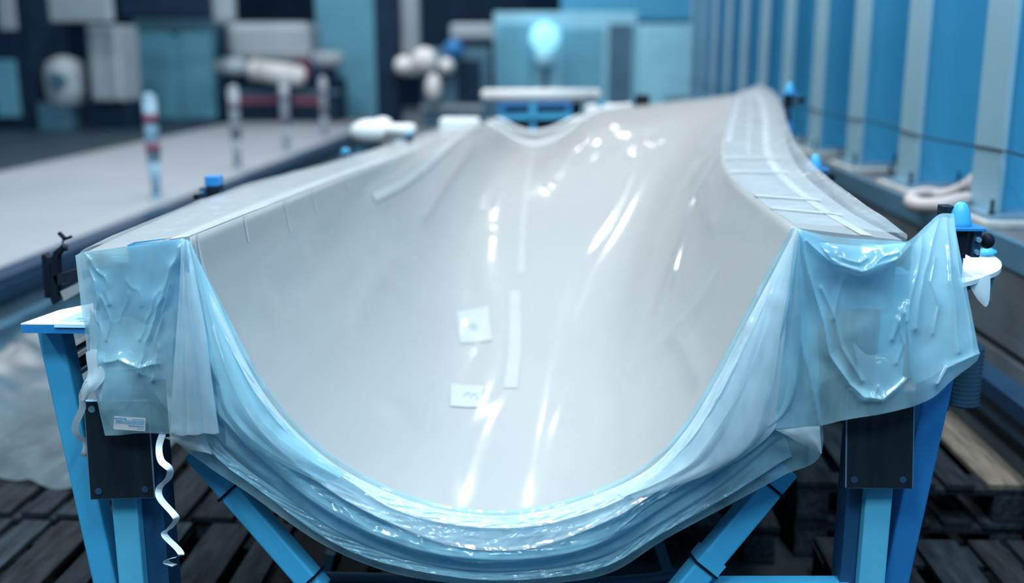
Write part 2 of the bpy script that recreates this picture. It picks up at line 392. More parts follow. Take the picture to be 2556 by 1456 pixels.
# end ring on the front face
b = B()
r0 = [BG[0][k] - BN[0][k] * .012 for k in range(NT + 1)]; r1 = [BG[0][k] - BN[0][k] * .15 for k in range(NT + 1)]
for r in (r0, r1):
    for p in r: p.y = 0
f0 = [[b.verts.new(p + Vector((0, y, 0))) for p in r] for r in (r0, r1) for y in (Y0 - .012, Y0 + .03)]
for k in range(NT):
    for a, c in ((0, 2), (2, 3), (3, 1), (1, 0)): b.faces.new((f0[a][k], f0[a][k + 1], f0[c][k + 1], f0[c][k]))
link('end_ring', b, 'endblue', mould)
def strip(ea, eb, th, ys, name, m, parent, dz=0):
    b = B(); A = [[], [], [], []]
    for y in ys:
        p, q = ea(y), eb(y)
        for k, v in enumerate((p, q, q - Vector((0, 0, th)), p - Vector((0, 0, th)))): A[k].append(b.verts.new(v + Vector((0, 0, dz))))
    for i in range(len(ys) - 1):
        for k in range(4): b.faces.new((A[k][i], A[k][i + 1], A[(k + 1) % 4][i + 1], A[(k + 1) % 4][i]))
    for i in (0, -1): b.faces.new([A[k][i] for k in range(4)])
    return link(name, b, m, parent, smooth=False)
ys40 = YS[::3] if YS[-1] in YS[::3] else YS[::3] + [YS[-1]]
strip(Lo, lambda y: Le(y) - Vector((.001, 0, 0)), .04, ys40, 'side_flange', 'flange', mould)
strip(lambda y: Re(y) + Vector((.001, 0, 0)), Ro, .04, ys40, 'side_flange', 'flange', mould)
# front faces below the flanges (blue painted box ends)
b = B(); p, q = Lo(Y0), Le(Y0)
box2(b, (p.x + .015, Y0 - .005, p.z - .16), (q.x - .008, Y0 + .10, p.z - .042), .004); link('end_box', b, 'endblue', mould)
b = B(); p, q = Re(Y0), Ro(Y0)
box2(b, (p.x + .008, Y0 - .005, p.z - .19), (q.x - .01, Y0 + .10, p.z - .058), .004); link('end_box', b, 'endblue', mould)
for (x0, y0, x1, y1) in ((276, 641, 322, 654), (2148, 610, 2188, 625)):
    b = B(); a, c = U(x0, y0, Y0 - .008), U(x1, y1, Y0 - .008); box2(b, (a.x, Y0 - .010, c.z), (c.x, Y0 - .004, a.z)); link('sticker', b, 'cyan', mould)
# tape along the right flange and across it
def at_flange(f, dz=.003): return lambda y: Re(y).lerp(Ro(y), f) + Vector((0, 0, dz))
strip(at_flange(.60), at_flange(.72), .002, ys40, 'tape_strip', 'tape', mould)
strip(at_flange(.36), at_flange(.40), .002, [y for y in ys40 if y > 3.9], 'tape_strip', 'tape', mould)
strip(at_flange(.03), at_flange(.11), .002, [y for y in ys40 if y > 4.3], 'tape_strip', 'tape', mould)
for yy in (2.75, 3.0, 3.5, 3.85):
    b = B(); G = []
    for f in [i / 8 for i in range(9)]:
        p = Re(yy).lerp(Ro(yy), f * .8); q = Re(yy + .035).lerp(Ro(yy + .035), f * .8)
        G.append([p + Vector((0, 0, .006)), q + Vector((0, 0, .006))])
    grid(b, G); link('tape_tick', b, 'tape', mould)
# left flange tape and ticks running down into the bowl
strip(lambda y: Lo(y).lerp(Le(y), .80) + Vector((0, 0, .003)), lambda y: Lo(y).lerp(Le(y), .98) + Vector((0, 0, .003)), .002, ys40, 'tape_strip', 'tape', mould)
def onbowl(y, t, off=.002):
    i = min(range(len(YS)), key=lambda k: abs(YS[k] - y)); j = int(min(max(round(t), 0), NT))
    return bowl(y, t) + BN[i][j] * off
for yy, tl in ((2.43, 9), (2.78, 3.2), (3.15, 4.6), (3.45, 3.6), (3.9, 3), (4.35, 3), (4.8, 2.6)):
    b = B(); grid(b, [[onbowl(yy + .0 + k * .014, tl * i / 8) for k in (0, 1)] for i in range(9)]); link('tape_tick', b, 'tape', mould)
# centre tape strips on the bowl floor
def pick(px, py):
    """point of the bowl surface on the camera ray: nearest grid cell"""
    d = ray(px, py).normalized(); o = Vector((0, 0, HC)); best = None
    for i in range(len(YS)):
        for j in range(NT + 1):
            v = BG[i][j] - o; e = (v - d * v.dot(d)).length / v.length
            if best is None or e < best[0]: best = (e, i, j)
    return best[1], best[2]
def bowl_strip(pix, w, name, m, parent, off=.003):
    b = B(); P = []
    for (px, py) in pix:
        i, j = pick(px, py); P.append((i, j))
    G = []
    path = crom([Vector((YS[i], j, 0)) for i, j in P], 40)
    for k, q in enumerate(path):
        y = min(max(q.x, Y0), Y1)
        c = bowl(y, q.y); n = max(range(len(YS)), key=lambda s: -abs(YS[s] - y)); nn = BN[n][int(round(min(max(q.y, 0), NT)))]
        a = path[max(k - 1, 0)]; z = path[min(k + 1, len(path) - 1)]
        t = (bowl(min(max(z.x, Y0), Y1), z.y) - bowl(min(max(a.x, Y0), Y1), a.y)).normalized(); s = t.cross(nn).normalized()
        G.append([c - s * w / 2 + nn * off, c + nn * off, c + s * w / 2 + nn * off])
    grid(b, G); return link(name, b, m, parent, smooth=True)
bowl_strip([(1280, 978), (1288, 850), (1292, 730)], .045, 'centre_tape', 'centretape', mould)
bowl_strip([(1297, 690), (1307, 560), (1318, 440), (1330, 372)], .030, 'centre_tape', 'centretape', mould)
bowl_strip([(1052, 545), (1110, 465), (1170, 365)], .030, 'print_line', 'pinktape', mould)
bowl_strip([(1450, 315), (1478, 360)], .030, 'print_line', 'pinktape', mould)
bowl_strip([(935, 497), (1000, 455), (1070, 405), (1130, 355), (1180, 325), (1212, 312)], .035, 'crease_strip', 'tape', mould, off=.006)  # white strip put in to draw the film crease
# sealing tube over the far end profile
b = B(); tube(b, [BG[-1][k] + Vector((0, -.02, .012)) for k in range(8, 62)], .016, 10); link('seal_tube', b, 'foam', mould, smooth=True)
# paper tags under the film
def lettering(txt, size, m, parent, mtx, name='lettering', ext=.0004):
    c = bpy.data.curves.new('txt', 'FONT'); c.body = txt; c.size = size; c.align_x = 'LEFT'; c.extrude = ext
    o = bpy.data.objects.new('txt', c); COL.objects.link(o)
    dg = bpy.context.evaluated_depsgraph_get(); me = bpy.data.meshes.new_from_object(o.evaluated_get(dg))
    bpy.data.objects.remove(o); me.transform(mtx)
    if parent: me.transform(Matrix.Translation(-wloc(parent)))
    me.materials.clear(); me.materials.append(M[m]); t = bpy.data.objects.new(name, me); COL.objects.link(t); t.parent = parent; return t
M['pencil'] = mat('faint_pencil', (.42, .45, .47), .6)
for (px, quad, txt) in (((1180, 812), [(1137, 772), (1222, 762), (1221, 855), (1150, 860)], '8'), ((1162, 988), [(1125, 958), (1203, 962), (1202, 1018), (1120, 1020)], 'm')):
    t = thing('paper_tag', '%s small white paper note in the bowl, left of the centre tape' % ('upper' if txt == '8' else 'lower'), 'paper note', BG[pick(*px)[0]][pick(*px)[1]])
    C = [pick(*q) for q in quad]; b = B(); G = []
    c = [Vector((YS[i], j, 0)) for i, j in C]
    for u in range(7):
        a = c[0].lerp(c[3], u / 6); z = c[1].lerp(c[2], u / 6)
        G.append([onbowl(a.lerp(z, v / 6).x, a.lerp(z, v / 6).y, .004) for v in range(7)])
    grid(b, G); link('sheet', b, 'paper', t, smooth=True)
    i, j = pick(*px); n = BN[i][j]; p = BG[i][j] + n * .007; xa = Vector((1, 0, 0)); xa = (xa - n * xa.dot(n)).normalized(); ya = n.cross(xa)
    mm = Matrix((xa, ya, n)).transposed().to_4x4(); mm.translation = p - xa * .02 - ya * .03
    lettering(txt, .075, 'pencil', t, mm)

# ------------------------------------------------------------------ rear end of the mould: trough rim, frame, beam
rear = thing('rear_mould_section', 'open pale trough section of another mould, beyond the dip at the far end', 'mould', U(1335, 364, 7.6))
prof = [(1215, 300), (1250, 303), (1285, 322), (1330, 333), (1380, 324), (1430, 300), (1490, 282)]
A = crom([U(x, y, 8.0) for x, y in prof], 40)
b = B(); grid(b, [[p + Vector((0, -.75, -.12 + .0)) for p in A], [p + Vector((0, -.4, -.10)) for p in A], [p + Vector((0, 0, -.03)) for p in A], [p for p in A], [p + Vector((0, .03, .005)) for p in A], [p + Vector((0, .06, -.03)) for p in A], [p + Vector((0, .9, -.1)) for p in A]])
link('trough_skin', b, 'flange', rear, smooth=True)
b = B(); tube(b, [p + Vector((0, 0, 0)) for p in A[4:36]], .022, 10); link('trough_rim', b, 'white', rear, smooth=True)
fr = thing('trough_stand', 'blue tubular steel frame inside the far trough under the white beam', 'frame', U(1330, 333, 8.8))
def pbar(name, a, c, y, w, m, parent, d=None):
    b = B(); beam(b, U(*a, y), U(*c, y), w, d or w, up=(0, 1, 0)); return link(name, b, m, parent)
pbar('cross_bar', (1245, 292), (1428, 288), 8.8, .045, 'ltblue', fr)
pbar('post', (1330, 258), (1330, 292), 8.78, .05, 'ltblue', fr)
pbar('post', (1330, 305), (1330, 340), 8.78, .04, 'ltblue', fr)
pbar('post', (1252, 262), (1252, 300), 8.8, .04, 'blue', fr); pbar('post', (1420, 260), (1420, 300), 8.8, .04, 'blue', fr)
pbar('cross_bar', (1245, 262), (1428, 260), 8.8, .035, 'blue', fr)
b = B(); a = U(1225, 254, 9.3); c = U(1450, 345, 9.3); box2(b, (a.x, 9.2, 0), (c.x, 9.9, a.z)); tag(link('dark_backing', b, 'black'), 'black backing for the dark trough interior behind the blue tubular frame', 'box')  # black block put in for the dark inside of the trough
wb = thing('white_beam', 'thick white padded beam lying across the far end of the mould', 'beam', U(1350, 255, 9.0))
b = B(); a, c = U(1215, 238, 9.0), U(1485, 237, 9.0); cyl(b, a, c, .052, seg=20); ball(b, a, .052); ball(b, c, .052); link('padding', b, 'foam', wb, smooth=True)
for px in (1235, 1468):
    b = B(); p = U(px, 250, 9.0); box2(b, (p.x - .03, 8.97, p.z - .25), (p.x + .03, 9.03, p.z)); link('bracket', b, 'slate', wb)
def slab(name, label, cat, px0, py0, px1, py1, y, d, m, bev=.01, down=0, extra=None):
    a, c = U(px0, py0, y), U(px1, py1, y); b = B(); box2(b, (a.x, y, c.z - down), (c.x, y + d, a.z), bev); o = link(name, b, m)
    return tag(o, label, cat)
slab('foam_block', 'white foam block on the far mould edge, right of the beam', 'foam block', 1462, 262, 1494, 284, 7.6, .12, 'foam', .02, .05)
slab('foam_strip', 'long flat white foam strip on the far mould edge beside a blue peg', 'foam strip', 1508, 261, 1572, 274, 7.6, .12, 'foam', .02, .05)
slab('blue_peg', 'small blue peg between two white foam pieces at the far end', 'peg', 1496, 250, 1506, 280, 7.62, .04, 'ltblue', .004, .05)
slab('white_tray', 'flat white tray with blue end, left of the far trough', 'tray', 1095, 296, 1195, 322, 7.1, .2, 'white', .02, .02)
slab('dark_tool', 'small black tool on the far mould edge by the pale blue panel', 'tool', 1585, 236, 1622, 262, 7.15, .06, 'black', .02, .03)
# white wrapped bundles on the left side of the mould
wbn = thing('wrapped_bundle', 'white wrapped rounded bundle leaning at the far left mould edge', 'bundle', U(940, 360, 6.3))
b = B(); a, c = U(905, 345, 6.3), U(950, 312, 6.3); ball(b, (a + c) / 2, .105, (1.25, 1, .72)); ball(b, U(955, 312, 6.35), .07, (.9, 1, .7)); link('wrap', b, 'foam', wbn, smooth=True)
b = B(); p = U(940, 335, 6.35); box2(b, (p.x - .12, 6.3, .7), (p.x + .02, 6.4, p.z)); link('stand', b, 'slate', wbn)
cap = thing('capped_post', 'flat white cap on a pale post beside the wrapped bundle', 'cap', U(1003, 370, 6.2))
b = B(); a, c = U(965, 310, 6.2), U(1035, 336, 6.2); box2(b, (a.x, 6.12, c.z), (c.x, 6.3, a.z), .025); link('cap_top', b, 'foam', cap, smooth=True)
b = B(); p = U(997, 345, 6.2); cyl(b, (p.x, 6.2, .8), (p.x, 6.2, p.z + .02), .035); link('post', b, 'white', cap, smooth=True)

# ------------------------------------------------------------------ support frame
frame = thing('support_frame', 'blue painted steel support frame with posts and braces carrying the mould', 'frame', (-.1, 2.35, 0))
def tubebar(name, p0, p1, w, h, m='ltblue', up=(0, 1, 0), bev=.006, parent=frame):
    b = B(); beam(b, p0, p1, w, h, up=up, bev=bev); return link(name, b, m, parent)
YP = 2.40
pl = U(340, 1250, YP); pr = U(2186, 1222, YP)
for (q0, q1, d0_, d1_, hh) in ((286, 349, 349, 402, 1.26), (2153, 2219, 2114, 2153, 1.25)):
    xa, xb, xc, xd = (U(q, 1350, YP + .01).x for q in (q0, q1, d0_, d1_))
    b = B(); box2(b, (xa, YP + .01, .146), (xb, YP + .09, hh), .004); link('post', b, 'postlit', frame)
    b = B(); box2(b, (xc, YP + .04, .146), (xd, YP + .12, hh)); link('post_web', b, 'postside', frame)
# mounting plates with bolt holes
def plate(pix, holes, y):
    P = [U(*p, y) for p in pix]
    b = B(); V = [b.verts.new(p) for p in P] + [b.verts.new(p + Vector((0, .012, 0))) for p in P]
    for f in ((0, 1, 2, 3), (7, 6, 5, 4), (0, 4, 5, 1), (1, 5, 6, 2), (2, 6, 7, 3), (3, 7, 4, 0)): b.faces.new([V[i] for i in f])
    bmesh.ops.bevel(b, geom=b.edges[:], offset=.003, segments=1, affect='EDGES')
    o = link('mounting_plate', b, ['steel', 'edge'], frame)
    for f in o.data.polygons:
        if f.area < .0012: f.material_index = 1
    for k, h in enumerate(holes):
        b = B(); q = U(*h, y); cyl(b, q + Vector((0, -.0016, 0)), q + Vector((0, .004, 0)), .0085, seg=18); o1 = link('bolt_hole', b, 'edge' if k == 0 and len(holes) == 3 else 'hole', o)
    return o
plate([(207, 1000), (370, 999), (388, 1245), (224, 1249)], [(229, 1022), (246, 1227), (362, 1222)], YP - .03)
plate([(2113, 972), (2285, 975), (2280, 1222), (2110, 1221)], [(2132, 1198), (2254, 1198)], YP - .03)
# diagonal braces
l0, l1 = U(490, 1120, YP + .10), U(800, 1475, YP + .02)
r0_, r1_ = U(1960, 1165, YP + .10), U(1690, 1490, YP + .02)
tubebar('brace', l0, l1, .058, .058); tubebar('brace', r0_, r1_, .062, .062)
for (a, c, w) in (((575, 1222), (602, 1220), 1), ((1903, 1208), (1918, 1220), 1)): pass
def band(p0, p1, f, m='black', w=.068, L=.006):
    c = p0.lerp(p1, f); d = (p1 - p0).normalized(); b = B(); beam(b, c - d * L / 2, c + d * L / 2, w, w, up=(0, 1, 0)); return link('cable_tie', b, m, frame)
band(l0, l1, .29); band(l0, l1, .92); band(r0_, r1_, .145, w=.072); band(r0_, r1_, .76, w=.072)
band(r0_, r1_, .72, m='ltblue', w=.068, L=.04)
# outer legs with shelf plates
tubebar('leg', U(135, 815, 2.52), U(285, 1500, 2.52), .064, .064, 'ltblue')
tubebar('leg', U(2345, 900, 2.50), U(2215, 1500, 2.50), .064, .070, 'blue')
tubebar('base_beam', U(1730, 1472, 2.45), U(2120, 1472, 2.45), .05, .06, 'ltblue')
b = B(); a = U(52, 812, 2.42); zs = a.z
S0 = [(52, 812), (120, 768), (215, 752), (260, 812)]
V = [Uz(px, py, zs) for px, py in S0]
V = [Vector((a.x, 2.42, zs)), Vector((a.x + .03, 2.56, zs)), Vector((a.x + .20, 2.80, zs)), Vector((a.x + .42, 2.80, zs)), Vector((a.x + .42, 2.42, zs))]
T_ = [b.verts.new(p) for p in V]; D_ = [b.verts.new(p - Vector((0, 0, .020))) for p in V]
b.faces.new(T_); b.faces.new(D_[::-1])
for k in range(5): b.faces.new((T_[k], T_[(k + 1) % 5], D_[(k + 1) % 5], D_[k]))
link('shelf_plate', b, 'blue', frame)
b = B(); T_ = [b.verts.new(Vector((p.x, p.y, zs + .001))) for p in V]; D_ = [b.verts.new(Vector((p.x, p.y, zs + .004))) for p in V]
b.faces.new(T_[::-1]); b.faces.new(D_)
for k in range(5): b.faces.new((T_[k], T_[(k + 1) % 5], D_[(k + 1) % 5], D_[k]))
link('shelf_top', b, 'white', frame)
# sticker on the shelf
sk = thing('shelf_label', 'pale blue printed label wrapped over the edge of the left white shelf', 'label', Vector((a.x + .10, 2.42, zs + .004)))
b = B(); x0, x1 = a.x + .085, a.x + .30
grid(b, [[(x, y, z) for x in [lerp(x0 + off, x1, k / 8) for k in range(9)]] for (y, z, off) in ((2.545, zs + .006, .025), (2.52, zs + .0062, .012), (2.47, zs + .0062, .004), (2.43, zs + .0062, 0), (2.417, zs + .004, 0), (2.416, zs - .004, 0))])
link('sheet', b, 'cyan', sk)
mm = Matrix.Translation((x0 + .045, 2.487, zs + .0068)); lettering('Electronischer Testbau', .012, 'ink', sk, mm)
mm = Matrix.Translation((x0 + .055, 2.435, zs + .0068)); lettering('N.F. 2/3', .012, 'ink', sk, mm)
for yy, n_ in ((2.468, 7), (2.457, 6), (2.515, 3)):
    b = B(); xx = x0 + .035
    for k in range(n_):
        w = random.uniform(.010, .026); box2(b, (xx, yy, zs + .0064), (xx + w, yy + .003, zs + .0068)); xx += w + .004
    tag(link('print_line', b, 'ink', sk), kind='stuff')

# ------------------------------------------------------------------ plastic sheet
sheet = thing('plastic_sheet', 'translucent milky plastic sheet draped over the mould and hanging in front', 'plastic sheet', (-.1, 2.3, .6))
def seg_d(p, a, c):
    d = c - a; t = max(0, min(1, (p - a).dot(d) / max(1e-9, d.length_squared))); return (p - a - d * t).length, t
def nz(v, s): return noise.noise(v * s)
def ridged(v, s):
    n = noise.noise(v * s); return 1 - min(1, abs(n) * 2.6)
def panel(name, rows, m, nu, nv, creases=(), amp=.004, nscale=9, ridge=.003, seed=0, stretch=(1, 1, .35), fold=None, jit=38.0):
    """rows of (px, py, y) control points -> film surface with its own folds and creases"""
    R0 = [crom([Vector(p) for p in r], nu) for r in rows]
    G = [crom([R0[k][i] for k in range(len(rows))], nv) for i in range(nu)]
    off = Vector((seed * 3.1, seed * 1.7, seed * .9)); P = []
    cr = [([Vector((x, y)) for x, y in c[0]], c[1], c[2]) for c in creases]
    for i, r in enumerate(G):
        row = []
        for j, q in enumerate(r):
            w = U(q.x, q.y, q.z); v2 = Vector((q.x + 9 * noise.noise(Vector((q.x / jit, q.y / jit, 4))), q.y + 9 * noise.noise(Vector((q.x / jit, q.y / jit, 11)))))
            e = Vector((w.x * stretch[0], w.y * stretch[1], w.z * stretch[2])) + off
            edge = min(1, 6 * min(j / (nv - 1) + .02, 1)) if nv > 1 else 1
            h = amp * (nz(e, nscale) + .5 * nz(e, nscale * 2.3)) + ridge * (ridged(e, nscale * .8) - .4)
            h *= edge
            for pts, A, wd in cr:
                dm = min(seg_d(v2, pts[k], pts[k + 1])[0] for k in range(len(pts) - 1))
                if dm < wd * 4: h += A * math.exp(-(dm / (wd * .75)) ** .95)
            if fold: h += fold(i / (nu - 1), j / (nv - 1))
            row.append(w + Vector((0, -h, h * .1)))
        P.append(row)
    b = B(); grid(b, P); return link(name, b, m, sheet, smooth=True, recalc=False)
# film over the bowl
def bp_(px, py): i, j = pick(px, py); return BG[i][j]
BUB = [(bp_(1535, 345), .16, .055), (bp_(1600, 372), .10, .03), (bp_(1745, 440), .07, .02), (bp_(740, 622), .05, .010), (bp_(655, 752), .06, .010), (bp_(950, 700), .10, .016), (bp_(1000, 1040), .08, .010)]
RID = [([bp_(*q) for q in L], a, w) for L, a, w in (([(1690, 700), (1722, 570), (1775, 430)], .020, .03), ([(1650, 760), (1690, 640), (1735, 520)], .014, .03), ([(1780, 560), (1765, 470), (1800, 400)], .016, .04), ([(1610, 900), (1700, 820), (1790, 700)], .010, .04), ([(1700, 830), (1745, 940)], .010, .03), ([(1045, 560), (1110, 450), (1180, 350)], .014, .035), ([(930, 495), (1060, 400), (1205, 318)], .022, .04), ([(880, 820), (930, 700), (985, 640)], .010, .04), ([(1215, 520), (1230, 470)], .012, .02), ([(1480, 360), (1450, 310)], .012, .03))]
b = B(); G = []; NY, NX = 230, 190
for i in range(NY):
    y = lerp(Y0, Y1, i / (NY - 1)); r = []
    for j in range(NX):
        t = j / (NX - 1); p = bowl(y, t * NT); f = (y - Y0) / (Y1 - Y0)
        e = Vector((p.x * 2.2 - p.y * .35, p.y * .55, 0))
        k = min(1, f * 2.2) * (math.sin(PI * t) ** .5 if 0 < t < 1 else 0)
        h = .007 + k * (.008 * (noise.noise(e * 1.3 + Vector((3, 1, 4))) + .5) + .004 * max(0, ridged(e, 1.9) - .55) * 2)
        for c, rad, a in BUB:
            d2 = (p - c).length_squared
            if d2 < rad * rad * 6: h += a * math.exp(-d2 / rad ** 2) * (1 + .35 * noise.noise(p * 9))
        for L, a, w in RID:
            if abs(p.y - L[1].y) > 2: continue
            d, _ = min(seg_d(p, L[q], L[q + 1]) for q in range(len(L) - 1))
            if d < 3 * w: h += a * math.exp(-(d / w) ** 1.5)
        n0 = BN[min(len(YS) - 1, int(round(i / (NY - 1) * (len(YS) - 1))))][int(round(t * NT))]
        r.append(p + n0 * h)
    G.append(r)
grid(b, G); link('bowl_film', b, 'filmthin', sheet, smooth=True, recalc=False)
# film over the flanges
def flange_film(name, sec, ys, m, seed, amp=.006):
    G = []
    for y in ys:
        row = []
        pts = crom(sec(y), 26)
        for k, p in enumerate(pts):
            e = Vector((p.x * 5 + p.y * .8, p.y * .6, seed)); h = amp * (noise.noise(e * 1.6) + .7 * ridged(e, 2.4))
            row.append(p + Vector((0, 0, h)))
        G.append(row)
    b = B(); grid(b, G); return link(name, b, m, sheet, smooth=True, recalc=False)
V3 = Vector
flange_film('left_flange_film', lambda y: [Le(y) + V3((.01, 0, .006)), Le(y).lerp(Lo(y), .35) + V3((0, 0, .010)), Le(y).lerp(Lo(y), .7) + V3((0, 0, .012)), Lo(y) + V3((-.01, 0, .004)), Lo(y) + V3((-.02, 0, -.05))], YS, 'filmtop', 2.0, .005)
def rsec(y):
    f = smooth_table(FOUT, y); a = Re(y)
    return [a + V3((-.01, 0, .006)), a.lerp(Ro(y), .4) + V3((0, 0, .012)), a.lerp(Ro(y), .75) + V3((0, 0, .012)), (Ro(y) + f) / 2 + V3((0, 0, .02)), f + V3((0, 0, .0)), f + V3((.006, .02, -.10)), f + V3((-.01, .03, -.35))]
flange_film('right_flange_film', rsec, YS, 'filmtop', 7.0, .007)
strip_pts = [smooth_table(FOUT, y) for y in YS]

# swag hanging from the bowl rim
IN = [(466, 598), (484, 650), (520, 725), (560, 805), (600, 882), (645, 962), (705, 1045), (790, 1128), (900, 1200), (1050, 1262), (1200, 1289), (1340, 1282), (1490, 1238), (1620, 1174), (1710, 1080), (1790, 950), (1860, 815), (1930, 680), (1975, 600), (1990, 571)]
OUT = [(461, 602), (448, 720), (438, 870), (432, 990), (430, 1088), (515, 1162), (620, 1232), (785, 1348), (920, 1412), (1050, 1446), (1220, 1462), (1390, 1456), (1530, 1428), (1660, 1347), (1830, 1256), (1955, 1188), (2050, 1132), (2040, 960), (2012, 740), (1997, 582)]
NU, NVS = 240, 84
ci, co = crom([(x, y, 0) for x, y in IN], NU), crom([(x, y, 0) for x, y in OUT], NU)
def crest(c, sh_up, sh_dn, v):
    d = v - c; return math.exp(-(d / sh_up) ** 2) if d < 0 else math.exp(-(d / sh_dn) ** 2)
rows_ = []
for i in range(NU):
    u = i / (NU - 1); r = []
    env = min(1, math.sin(PI * u) * 1.6)
    n1, n2, n3, n4 = (noise.noise(Vector((u * 5, s, 0))) for s in (1.3, 4.7, 8.2, 12.9))
    mid = math.exp(-((u - .53) / .22) ** 2)
    for j in range(NVS):
        v = j / (NVS - 1)
        q = ci[i].lerp(co[i], v)
        y = Y0 + .012 - .075 * math.sin(min(1, v * 2.2) * PI / 2) + .02 * v
        h = 0; pd = 0
        for (c, A, su, sd, nn) in ((.13 + .02 * n1, .020, .10, .035, n1), (.30 + .05 * n2 - .04 * (u - .5), .034, .13, .03, n2), (.53 + .06 * n3 + .10 * (u - .5), .042, .17, .03, n3), (.74 + .06 * n4 - .22 * abs(u - .5), .024, .13, .04, n4)):
            k = crest(c, su, sd, v); h += A * k * env * (.75 + .5 * nn); pd += 10 * k * env
        e = Vector((u * 16, v * 3.2, 2)); h += .006 * env * noise.noise(e) + .004 * env * (ridged(Vector((u * 22, v * 4.5, 5)), 1.0) - .4)
        h += .003 * env * mid * ridged(Vector((u * 90, v * 10, 9)), 1.0) * (1 if v < .5 else .3)
        r.append(U(q.x, q.y + pd * math.sin(PI * min(1, max(0, v))), y - h))
    rows_.append(r)
# the lip turns over the rim into the bowl
for i in range(NU):
    p = rows_[i][0]; u = i / (NU - 1)
    w = .02 * min(1, math.sin(PI * u) * 2)
    t = min(range(NT + 1), key=lambda k: (BG[0][k] - p).length)
    rows_[i] = [p + Vector((0, w, 0)) + BN[0][t] * .006, p + Vector((0, w * .5, 0)) + BN[0][t] * .012] + rows_[i]
b = B(); grid(b, rows_); link('front_swag', b, 'film', sheet, smooth=True, recalc=False)
# folded-over layers along the rim, each with its own rolled lower edge
def fold_band(up, lo, y0, bulge, m, seed, nv=26):
    a, c = crom([(x, y, 0) for x, y in up], NU), crom([(x, y, 0) for x, y in lo], NU); G = []
    for i in range(NU):
        u = i / (NU - 1); env = min(1, math.sin(PI * u) * 2.2) ** .7; r = []
        for j in range(nv):
            v = j / (nv - 1); vv = v if v < .86 else .86 + (v - .86) * .2
            q = a[i].lerp(c[i], vv)
            if v > .86: q = q + Vector((0, -14 * env * ((v - .86) / .14) ** 1.5, 0))
            h = bulge * env * (v / .8 if v < .8 else 1 - ((v - .8) / .2) ** 2 * .75) ** .8 if v > 0 else 0
            e = Vector((u * 26, v * 2.0, seed)); h += env * min(1, v * 3) * (.004 * noise.noise(e) + .004 * (ridged(Vector((u * 34 + v * 3, v * 2.2, seed + 3)), 1) - .4) + .0018 * ridged(Vector((u * 120, v * 5, seed)), 1))
            r.append(U(q.x, q.y, y0 - h))
        G.append(r)
    b = B(); grid(b, G); return link('rim_fold', b, m, sheet, smooth=True, recalc=False)
L1 = [(530, 785), (585, 895), (650, 1005), (765, 1135), (900, 1225), (983, 1280), (1106, 1313), (1261, 1326), (1405, 1308), (1575, 1243), (1705, 1130), (1790, 1010), (1862, 870), (1915, 750)]
fold_band([(522, 728), (600, 880), (645, 960), (705, 1043), (790, 1126), (900, 1197), (1050, 1259), (1200, 1286), (1340, 1279), (1490, 1235), (1620, 1171), (1710, 1077), (1790, 947), (1860, 812), (1925, 690)], L1, Y0 - .055, .030, 'filmlip', 2)
fold_band([(535, 800), (600, 930), (700, 1070), (850, 1190), (983, 1262), (1106, 1296), (1261, 1310), (1405, 1292), (1575, 1228), (1720, 1100), (1830, 920), (1905, 770)],
          [(528, 820), (570, 950), (640, 1075), (740, 1170), (853, 1253), (980, 1318), (1117, 1372), (1240, 1388), (1346, 1376), (1470, 1330), (1580, 1276), (1720, 1175), (1850, 990), (1925, 800)], Y0 - .065, .026, 'filmmid', 5)
fold_band([(535, 900), (600, 1020), (720, 1140), (860, 1235), (1000, 1310), (1180, 1368), (1400, 1350), (1580, 1260), (1740, 1140), (1890, 930)],
          [(520, 940), (570, 1070), (700, 1180), (853, 1278), (1010, 1352), (1184, 1416), (1420, 1390), (1510, 1360), (1625, 1264), (1780, 1165), (1920, 960)], Y0 - .060, .018, 'film', 9)
fold_band([(500, 1000), (560, 1120), (700, 1230), (860, 1330), (1010, 1395), (1200, 1430), (1400, 1415), (1520, 1385), (1640, 1300), (1800, 1200), (1950, 1060)],
          [(470, 1060), (540, 1150), (640, 1225), (800, 1345), (960, 1412), (1200, 1452), (1400, 1444), (1530, 1412), (1660, 1335), (1830, 1240), (1980, 1150)], Y0 - .055, .012, 'film', 13)

# left hanging panel
yy = 2.345
panel('left_hanging_panel', [
    [(188, 638, 2.44), (215, 628, 2.40), (290, 619, 2.385), (380, 606, 2.385), (462, 594, 2.385)],
    [(199, 720, 2.44), (232, 722, 2.39), (310, 722, 2.375), (390, 722, 2.37), (470, 715, 2.37)],
    [(210, 820, 2.42), (250, 822, 2.37), (320, 822, 2.36), (400, 825, 2.35), (478, 820, 2.35)],
    [(220, 905, 2.40), (262, 905, 2.345), (328, 905, 2.335), (410, 908, 2.335), (482, 905, 2.335)],
    [(226, 955, 2.37), (268, 960, 2.33), (335, 965, 2.328), (412, 970, 2.325), (490, 970, 2.32)],
    [(243, 1000, 2.345), (262, 1020, 2.335), (335, 1025, 2.33), (410, 1028, 2.325), (497, 1026, 2.32)],
    [(262, 1088, 2.34), (300, 1086, 2.335), (350, 1082, 2.33), (420, 1084, 2.325), (505, 1086, 2.32)]],
    'film', 150, 170, creases=[([(452, 612), (430, 680), (405, 750), (375, 840), (352, 930)], .016, 9), ([(458, 615), (425, 720), (400, 830), (385, 950)], .010, 6), ([(222, 650), (245, 740), (252, 830), (246, 930)], .009, 7), ([(215, 632), (262, 690), (275, 760)], .006, 6), ([(318, 700), (345, 725), (352, 762)], .003, 7),
             ([(352, 845), (376, 780), (402, 720)], .006, 6), ([(300, 800), (318, 765), (322, 730)], .003, 6), ([(262, 905), (300, 895), (345, 915), (395, 905)], .012, 12), ([(470, 760), (455, 880), (470, 1000)], .006, 8), ([(255, 735), (280, 800), (268, 850)], .006, 6)], amp=.0035, nscale=10, ridge=.004, seed=1, stretch=(1.2, 1, .8))
